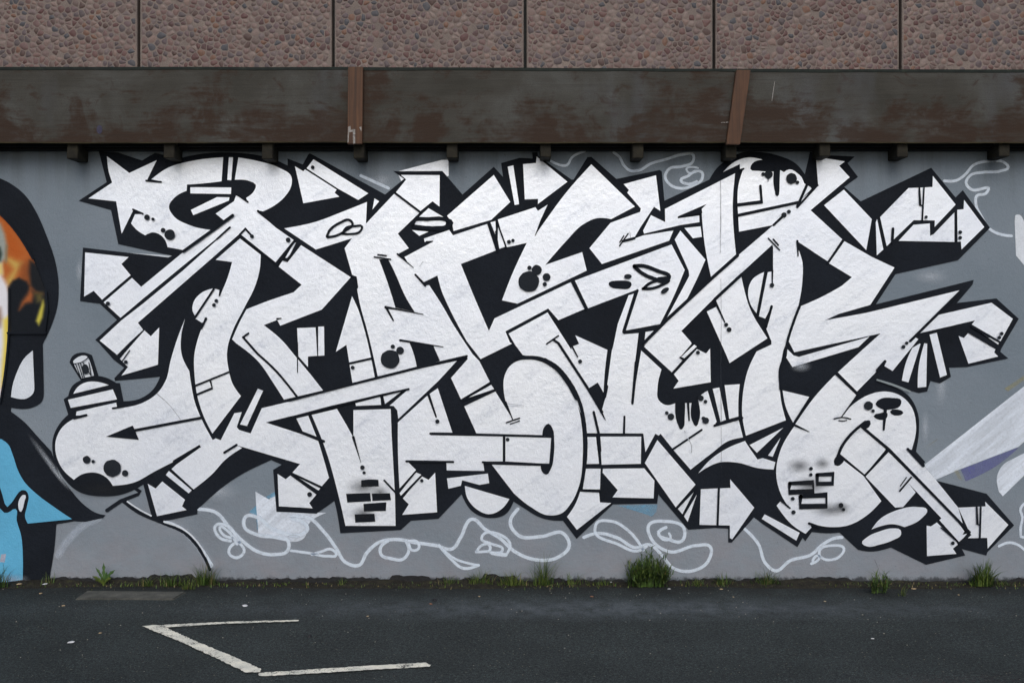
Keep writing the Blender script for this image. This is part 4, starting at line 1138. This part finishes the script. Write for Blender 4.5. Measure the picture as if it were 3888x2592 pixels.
board(J1 + 0.002, J2 - 0.002, 257, 264, 'middle plywood board with dark brown stain patches', 1)
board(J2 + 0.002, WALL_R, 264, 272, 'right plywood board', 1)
def capstrip():
    o = boxes('top_rail', [(WALL_L, WALL_R, -FD + 0.02, -0.002, 0, 0.012)], M_LEDGER)
    for v in o.data.vertices:
        v.co.z += fz(259 + 5 * (v.co.x + 3) / 6.1 if v.co.x > -3 else 258) - 0.016
    return in_fascia(o)
capstrip()
def batten(xt0, xt1, xb0, xb1, yt, yb, label):
    f = -FD - 0.003
    t = 0.030
    vs = []
    for (xs, ys) in ((xb0, yb), (xb1, yb), (xt1, yt), (xt0, yt)):
        vs.append((fx(xs, FD + 0.03), f - t, fz(ys, FD + 0.03)))
    bm = bmesh.new()
    fr = [bm.verts.new(v) for v in vs]
    bk = [bm.verts.new((v[0], f, v[2])) for v in vs]
    bm.faces.new(fr); bm.faces.new(bk[::-1])
    for i in range(4):
        bm.faces.new([fr[(i + 1) % 4], fr[i], bk[i], bk[(i + 1) % 4]])
    bmesh.ops.bevel(bm, geom=bm.edges[:], offset=0.003, segments=2, affect='EDGES')
    me = bpy.data.meshes.new('batten'); bm.to_mesh(me); bm.free()
    o = in_fascia(link('batten', me, M_BATTEN))
    o['label'] = label
    return o
b1 = batten(1322, 1379, 1319, 1375, 254, 547, 'upright red-brown batten with white paint flecks at its foot')
b2 = batten(2796, 2850, 2757, 2810, 266, 549, 'tilted red-brown batten')
fl = []
M_FLECK = soft_paint('smeared_white_paint', (168, 166, 164), 0.6, 0.3, 0.55, 60)
for poly in ([(1322, 482), (1331, 479), (1334, 493), (1345, 492), (1346, 500), (1326, 503), (1324, 541), (1320, 542)], [(1340, 492), (1349, 492), (1349, 546), (1341, 546)], [(1364, 484), (1373, 482), (1373, 500)]):
    yy = -FD - 0.003 - 0.030 - 0.0015
    k = len(fl)
    o = mesh('paint_fleck', [(fx(a, FD + 0.03), yy, fz(b, FD + 0.03)) for a, b in poly][::-1], [list(range(len(poly)))], M_FLECK, b1)
    o.matrix_parent_inverse = (fascia.matrix_basis @ b1.matrix_parent_inverse).inverted()
# ledger that carries the blocks, and the blocks' lower ends under the boards
in_fascia(boxes('ledger', [(WALL_L, WALL_R, -0.055, -0.002, fz(569, 0.055), fz(300, 0.055))], M_LEDGER, None, 0.003))
in_fascia(boxes('lower_batten', [(WALL_L, WALL_R, -0.085, -0.057, fz(556, 0.085), fz(500, 0.085))], M_LEDGER, None, 0.003))
for xd, yb in ((167, 365), (388, 365), (615, 366), (822, 366), (1037, 363), (1251, 363), (1466, 365), (1680, 364), (1893, 361), (2072, 362), (2307, 360), (-55, 364), (2530, 362)):
    xs, ys = xd * 1.6531, yb * 1.6531 
    r_ = random.Random(xd)
    x0 = fx(xs - 20, 0.15); x1 = fx(xs + 21, 0.15)
    o = boxes('block', [(x0, x1, -0.150, -0.0015, fz(ys - r_.uniform(0, 4), 0.15), fz(420, 0.15))], M_BLOCK, None, 0.004)
    sh = r_.uniform(-0.006, 0.006)
    for v in o.data.vertices:
        if v.co.z < 2.7: v.co.x += sh
    in_fascia(o)
mesh_scratch = mesh('scratch', [(fx(x_, FD + 0.004), -FD - 0.0055, fz(y_, FD + 0.004)) for x_, y_ in ((2929, 383), (2932, 383), (2940, 310), (2942, 310))][:4], [(0, 1, 3, 2)], M_FLECK)
in_fascia(mesh_scratch)
o = mesh('scratch', [(fx(x_, FD + 0.004), -FD - 0.0055, fz(y_, FD + 0.004)) for x_, y_ in ((2738, 465), (2765, 463), (2766, 466), (2738, 467))], [(0, 1, 2, 3)], M_FLECK)
in_fascia(o)
blob_d = []
o = mesh('paint_spot', [(fx(378 + 11 * math.cos(a), FD + 0.004), -FD - 0.0055, fz(492 + 17 * math.sin(a), FD + 0.004)) for a in [6.283 * k / 12 for k in range(12)]][::-1], [list(range(12))], paint('violet_paint', (44, 42, 66), 0.6, 0.1))
in_fascia(o)

# ------------------------------------------------------------------ weeds
def leaf_mat(name, rgb, rgb2):
    N = Nodes(name, 0.55, 0, 0.3)
    c = N.mix(N.grey(N.noise(30, 3, 0.6), 0.35, 0.65, 0, 1), lin(*rgb), lin(*rgb2))
    N.color(c)
    N.put('Subsurface Weight', 0.0)
    return N.m
M_GRASS = leaf_mat('grass_blade', (72, 96, 42), (50, 72, 33))
M_GRASS_DARK = leaf_mat('dark_grass', (48, 66, 32), (36, 50, 26))
M_GRASS_YEL = leaf_mat('yellow_green_grass', (94, 108, 50), (70, 88, 39))
M_STRAW = leaf_mat('dry_grass', (122, 112, 74), (92, 84, 56))
M_LEAF = leaf_mat('dandelion_leaf', (70, 98, 52), (52, 78, 42))

def blade(vs, fs, ms, base, ang, lean, length, width, mi, rnd, seg=4):
    dirx, diry = math.cos(ang), math.sin(ang)
    b = len(vs)
    sx, sy = -diry, dirx
    tw = rnd.uniform(-0.6, 0.6)
    sx, sy = sx * math.cos(tw) - sy * math.sin(tw), sx * math.sin(tw) + sy * math.cos(tw)
    for i in range(seg + 1):
        u = i / seg
        h = length * (u - 0.30 * lean * u * u)
        out = length * lean * u * u * 0.85
        w = width * (1 - u) ** 0.7 * 0.5
        x = base[0] + dirx * out; y = min(-0.016, base[1] + diry * out); z_ = base[2] + h
        if i == seg: vs.append((x, y, z_))
        else: vs += [(x + sx * w, min(-0.014, y + sy * w), z_), (x - sx * w, min(-0.014, y - sy * w), z_)]
    for i in range(seg - 1):
        a = b + 2 * i
        fs.append((a, a + 1, a + 3, a + 2)); ms.append(mi)
    a = b + 2 * (seg - 1)
    fs.append((a, a + 1, a + 2)); ms.append(mi)

def tuft(xs, ybase, wpx, hpx, n, label, seed, yel=0.3, straw=0.08, lean=0.5, cat='grass', width=0.0045, name='grass_tuft'):
    rnd = random.Random(seed)
    base = on_ground(xs, ybase)
    base.y = min(base.y, -0.035)
    half = wpx * px_m / 2
    H = hpx * px_m
    vs, fs, ms = [], [], []
    for _ in range(n):
        u = rnd.gauss(0, 0.42)
        u = max(-1, min(1, u))
        bx = u * half * 0.95
        by = rnd.uniform(-0.02, 0.012)
        L = H * 1.15 * (1 - 0.35 * abs(u)) * rnd.uniform(0.35, 1.12)
        ang = rnd.uniform(0, 2 * math.pi)
        if rnd.random() < 0.5: ang = math.pi if u < 0 else 0
        mi = 2 if rnd.random() < straw else (1 if rnd.random() < yel else (3 if rnd.random() < 0.4 else 0))
        bl = (base.x + bx, base.y + by, 0.006)
        blade(vs, fs, ms, bl, ang + rnd.uniform(-0.5, 0.5), rnd.choice((rnd.uniform(0.05, lean), rnd.uniform(0.4, 1.0))) + 0.2 * abs(u), L, width * rnd.uniform(0.6, 1.3), mi, rnd)
    vs = [(v[0] - base.x, v[1] - base.y, v[2]) for v in vs]
    o = mesh(name, vs, fs, None)
    for m in (M_GRASS, M_GRASS_YEL, M_STRAW, M_GRASS_DARK): o.data.materials.append(m)
    o.data.polygons.foreach_set('material_index', ms)
    o.location = (base.x, base.y, 0)
    tag(o, label, cat, 'grass and weeds along the foot of the wall')
    return o
T = [ # x, y of the foot, width, height, blades, label
 (4, 2232, 60, 112, 60, 'grass tuft at the extreme left in front of the blue shirt', 0.15),
 (186, 2222, 60, 60, 26, 'small sparse grass sprig between the black trunk and the dandelion', 0.35),
 (560, 2226, 90, 42, 60, 'low clump of small weeds just right of the dandelion', 0.5),
 (655, 2226, 120, 62, 110, 'grass tuft beside the spot where the loose black line begins to end', 0.3),
 (715, 2238, 60, 52, 46, 'yellow-green weed at the right end of the concrete slab', 0.7),
 (775, 2222, 120, 88, 150, 'grass tuft growing where the loose black line meets the ground', 0.25),
 (1302, 2222, 60, 34, 24, 'tiny low sprig below the painted brick column', 0.4),
 (1516, 2236, 40, 26, 7, 'few green blades standing alone on the asphalt edge', 0.6),
 (1700, 2222, 90, 46, 46, 'thin grass clump left of the central grass run', 0.45),
 (1822, 2222, 110, 66, 110, 'grass clump beside the black tar patch at centre', 0.4),
 (1945, 2224, 120, 62, 130, 'yellowish grass clump in the middle of the central run', 0.75),
 (2062, 2222, 90, 118, 110, 'pointed grass tuft with one tall spike at the wall centre', 0.4),
 (2180, 2222, 100, 64, 40, 'thin straggling grass right of the tall spike', 0.5),
 (2290, 2222, 120, 30, 60, 'low mossy grass just left of the biggest bush', 0.5),
 (2640, 2222, 120, 26, 54, 'low mossy grass just right of the biggest bush', 0.5),
 (2745, 2222, 90, 52, 80, 'small dull clump below the white arrow of the lettering', 0.2),
 (2912, 2222, 120, 62, 130, 'broad dull green clump beneath the long white scribble', 0.2),
 (3424, 2264, 40, 50, 16, 'small yellow-green sprig beside the right-hand weed', 0.8),
 (3800, 2224, 90, 30, 30, 'low weeds at the far right of the wall foot', 0.4),
]
for k, t in enumerate(T):
    tuft(t[0], t[1], t[2], t[3], t[4], t[5], 300 + k, t[6])
tuft(3733, 2226, 100, 98, 190, 'upright bright green grass tuft near the right edge', 77, 0.35, 0.02, 0.5, width=0.008)

def bushy(xs, ybase, wpx, hpx, nst, label, seed, leaves=9, mats=None):
    """weed with branching stems set with small leaves"""
    rnd = random.Random(seed)
    base = on_ground(xs, ybase); base.y = min(base.y, -0.05)
    half = wpx * px_m / 2; H = hpx * px_m
    vs, fs, ms = [], [], []
    for s in range(nst):
        u = rnd.uniform(-1, 1)
        topx = u * half * rnd.uniform(0.7, 1.05); topy = rnd.uniform(-0.07, 0.03)
        topz = H * (1 - 0.35 * u * u) * rnd.uniform(0.4, 1.0) * (1.22 if rnd.random() < 0.15 else 0.92)
        bx, by = u * half * 0.6, rnd.uniform(-0.02, 0.01)
        blade(vs, fs, ms, (bx + base.x, by + base.y, 0.004), math.atan2(topy, topx - bx), min(0.8, abs(topx - bx) / max(0.02, topz)), topz, 0.005, 0, rnd)
        for q in range(leaves):
            w = rnd.uniform(0.2, 1.0)
            px_, py_, pz_ = base.x + bx + (topx - bx) * w * w, base.y + by + (topy - by) * w, topz * w
            blade(vs, fs, ms, (px_, py_, pz_), rnd.uniform(0, 6.28), rnd.uniform(0.5, 1.5), rnd.uniform(0.022, 0.07), rnd.uniform(0.004, 0.0075), (3 if pz_ < H * 0.35 and rnd.random() < 0.6 else rnd.choice((0, 0, 1, 3, 0, 2) if rnd.random() < 0.3 else (0, 1, 3, 0))), rnd, 3)
    vs = [(v[0] - base.x, v[1] - base.y, max(0.002, v[2])) for v in vs]
    o = mesh('weed', vs, fs, None)
    for m in (M_GRASS, M_GRASS_YEL, M_STRAW, M_GRASS_DARK): o.data.materials.append(m)
    o.data.polygons.foreach_set('material_index', ms)
    o.location = (base.x, base.y, 0)
    tag(o, label, 'weed', 'grass and weeds along the foot of the wall')
bushy(2462, 2228, 190, 128, 120, 'biggest bushy green weed, at the wall foot right of centre', 41, 14)
tuft(2396, 2226, 46, 128, 22, 'few tall blades at the left flank of the biggest bushy weed', 91, 0.2, 0.1, 0.35)
bushy(3337, 2252, 88, 86, 30, 'leafy green weed left of the sprig under the black arrow tip', 43, 8)

# dandelion: a rosette of toothed leaves, each leaf its own piece
base = on_ground(392, 2226); base.y = -0.06
dand = empty('dandelion', (base.x, base.y, 0.004))
tag(dand, 'dandelion with upright jagged leaves growing beside the concrete slab', 'weed', 'grass and weeds along the foot of the wall')
def toothed_leaf(length, width, lean, ang, rnd, mat):
    n = 9
    vs, fs = [], []
    for i in range(n + 1):
        u = i / n
        w = width * (0.25 + 0.9 * u) * (1 - u ** 5) * (1.0 if i % 2 else 0.55) * 0.5
        out = length * lean * u ** 1.6
        h = length * (u - 0.3 * lean * u * u)
        cx_, cy_ = math.cos(ang) * out, math.sin(ang) * out
        fold = 0.3 * w
        # leaf faces the viewer: width lies mostly along x
        sx, sz = math.cos(lean * (1 if math.cos(ang) > 0 else -1)), -math.sin(lean * (1 if math.cos(ang) > 0 else -1))
        vs += [(cx_ - sx * w, cy_ + fold, h - sz * w), (cx_, cy_, h), (cx_ + sx * w, cy_ + fold, h + sz * w)]
    for i in range(n):
        a = 3 * i
        fs += [(a, a + 1, a + 4, a + 3), (a + 1, a + 2, a + 5, a + 4)]
    o = mesh('leaf', vs, fs, mat, dand)
    return o
rnd = random.Random(8)
for L, W, lean, ang in ((0.138, 0.030, 0.04, 1.7), (0.125, 0.026, 0.36, 3.3), (0.120, 0.030, 0.62, -0.1), (0.095, 0.026, 0.30, -0.4), (0.085, 0.026, 0.75, 3.6), (0.08, 0.028, 0.9, -0.5), (0.075, 0.024, 0.55, -1.4), (0.07, 0.024, 0.9, -2.2)):
    toothed_leaf(L, W, lean, ang, rnd, M_LEAF if L > 0.09 else M_GRASS_YEL)

# ground-hugging moss and seedlings that nobody could count
rnd = random.Random(19)
vs, fs, ms = [], [], []
for _ in range(1700):
    x = rnd.uniform(-3.4, 3.4)
    dens = 0.5 + 0.5 * math.sin(x * 2.1 + 0.6) * math.sin(x * 5.3)
    if rnd.random() > 0.25 + 0.75 * dens: continue
    y = -0.02 - abs(rnd.gauss(0, 0.04))
    blade(vs, fs, ms, (x, y, 0.004), rnd.uniform(0, 6.28), rnd.uniform(0.3, 1.0), rnd.uniform(0.008, 0.026), rnd.uniform(0.004, 0.008), rnd.choice((0, 0, 1, 1, 2)), rnd, 2)
o = mesh('seedling_cover', vs, fs, None)
for m in (M_GRASS, M_GRASS_YEL, M_STRAW, M_GRASS_DARK): o.data.materials.append(m)
o.data.polygons.foreach_set('material_index', ms)
tag(o, 'moss and tiny seedlings along the seam of wall and asphalt', 'moss', kind='stuff')

# ------------------------------------------------------------------ litter and stones on the asphalt
def scrap(rnd, r, flat):
    n = rnd.randint(5, 7)
    ring = []
    for k in range(n):
        th = 2 * math.pi * k / n + rnd.uniform(-0.25, 0.25)
        rr = r * rnd.uniform(0.65, 1.1)
        ring.append((rr * math.cos(th) * 1.3, rr * math.sin(th)))
    h = r * (0.22 if flat else 0.8)
    vs = [(x, y, 0.0) for x, y in ring] + [(x * 0.7, y * 0.7, h * rnd.uniform(0.75, 1.0)) for x, y in ring]
    vs.append((0, 0, h * 1.05))
    fs = []
    for i in range(n):
        j = (i + 1) % n
        fs += [(i, j, n + j, n + i), (n + i, n + j, 2 * n)]
    return vs, fs
def chip_mat(rgb):
    N = Nodes('litter_chip', 0.6, 0, 0.35)
    N.color(N.mix(1.0, lin(*rgb), N.grey(N.noise(60, 3, 0.6), 0.3, 0.7, 0.8, 1.15), 'MULTIPLY'))
    return N.m
M_CHIP = {'w': chip_mat((196, 198, 202)), 't': chip_mat((170, 150, 118)), 'k': chip_mat((26, 28, 32)), 'o': chip_mat((140, 96, 70))}
LITTER = [  # photo x, y, radius in m, colour, label
 (270, 2439, 0.016, 'w', 'white scrap lying on open asphalt left of the diagonal bay line'),
 (380, 2404, 0.009, 't', 'pale tan chip beside the corner of the bay line'),
 (930, 2300, 0.016, 'w', 'pale scrap above the far bay line near its middle'),
 (1177, 2418, 0.016, 'k', 'single dark stone between the two parallel bay lines'),
 (1396, 2340, 0.008, 't', 'small pale chip right of the end of the far bay line'),
 (240, 2300, 0.010, 't', 'tan leaf scrap below the left end of the concrete slab'),
 (172, 2226, 0.014, 'w', 'white scrap by the small sprig left of the dandelion'),
 (72, 2226, 0.013, 't', 'dull leaf scrap at the foot of the blue shirt'),
 (155, 2253, 0.010, 't', 'tan scrap between the slab and the left edge'),
 (2738, 2237, 0.010, 't', 'round pale pebble in front of the small dull clump'),
 (2541, 2236, 0.009, 'w', 'white chip at the right foot of the biggest weed'),
 (2247, 2265, 0.011, 'o', 'orange-brown leaf scrap in front of the painted pale sheen'),
 (3640, 2259, 0.008, 't', 'pale chip on the asphalt before the upright tuft'),
 (3132, 2283, 0.008, 't', 'pale chip on the asphalt left of the right-hand weed'),
 (3470, 2236, 0.013, 't', 'curled tan leaf lying between the two right-hand weeds'),
 (2320, 2219, 0.008, 'w', 'white chip in the moss left of the biggest weed'),
 (1650, 2280, 0.014, 'k', 'dark stone on asphalt below the central grass run'),
 (1635, 2293, 0.010, 'o', 'rusty leaf scrap just below the dark stone at centre'),
 (3314, 2425, 0.008, 'w', 'pale chip on bare asphalt at the lower right'),
 (2785, 2267, 0.007, 't', 'tiny tan chip under the broad dull clump'),
 (1820, 2265, 0.008, 't', 'tan chip on the asphalt beneath the central clump'),
]
for k, (x_, y_, r, cc, lb) in enumerate(LITTER):
    rnd = random.Random(500 + k)
    sv, sf = scrap(rnd, r, cc != 'k')
    o = mesh('stone' if cc == 'k' else 'litter_scrap', sv, sf, M_CHIP[cc], None, cc == 'k')
    g = on_ground(x_, y_)
    o.location = (g.x, g.y if g.y < -0.02 else -0.03, 0.003)
    if g.y > -0.10: o.location.z = 0.016
    o.rotation_euler.z = rnd.uniform(0, 6.28)
    tag(o, lb, 'stone' if cc == 'k' else 'litter', 'scraps and stones scattered on the asphalt')
# fine pale grit
rnd = random.Random(77)
vs, fs = [], []
for _ in range(170):
    x = rnd.uniform(-3.2, 3.2); y = -0.1 - abs(rnd.gauss(0, 0.7))
    if y < -2.3: continue
    sv, sf = scrap(rnd, rnd.uniform(0.0012, 0.0032), False)
    b = len(vs)
    vs += [(a + x, c_ + y, d_ + 0.002) for a, c_, d_ in sv]; fs += [tuple(i + b for i in f) for f in sf]
o = mesh('grit', vs, fs, chip_mat((150, 146, 136)))
tag(o, 'fine pale grit strewn over the dark asphalt', 'grit', kind='stuff')
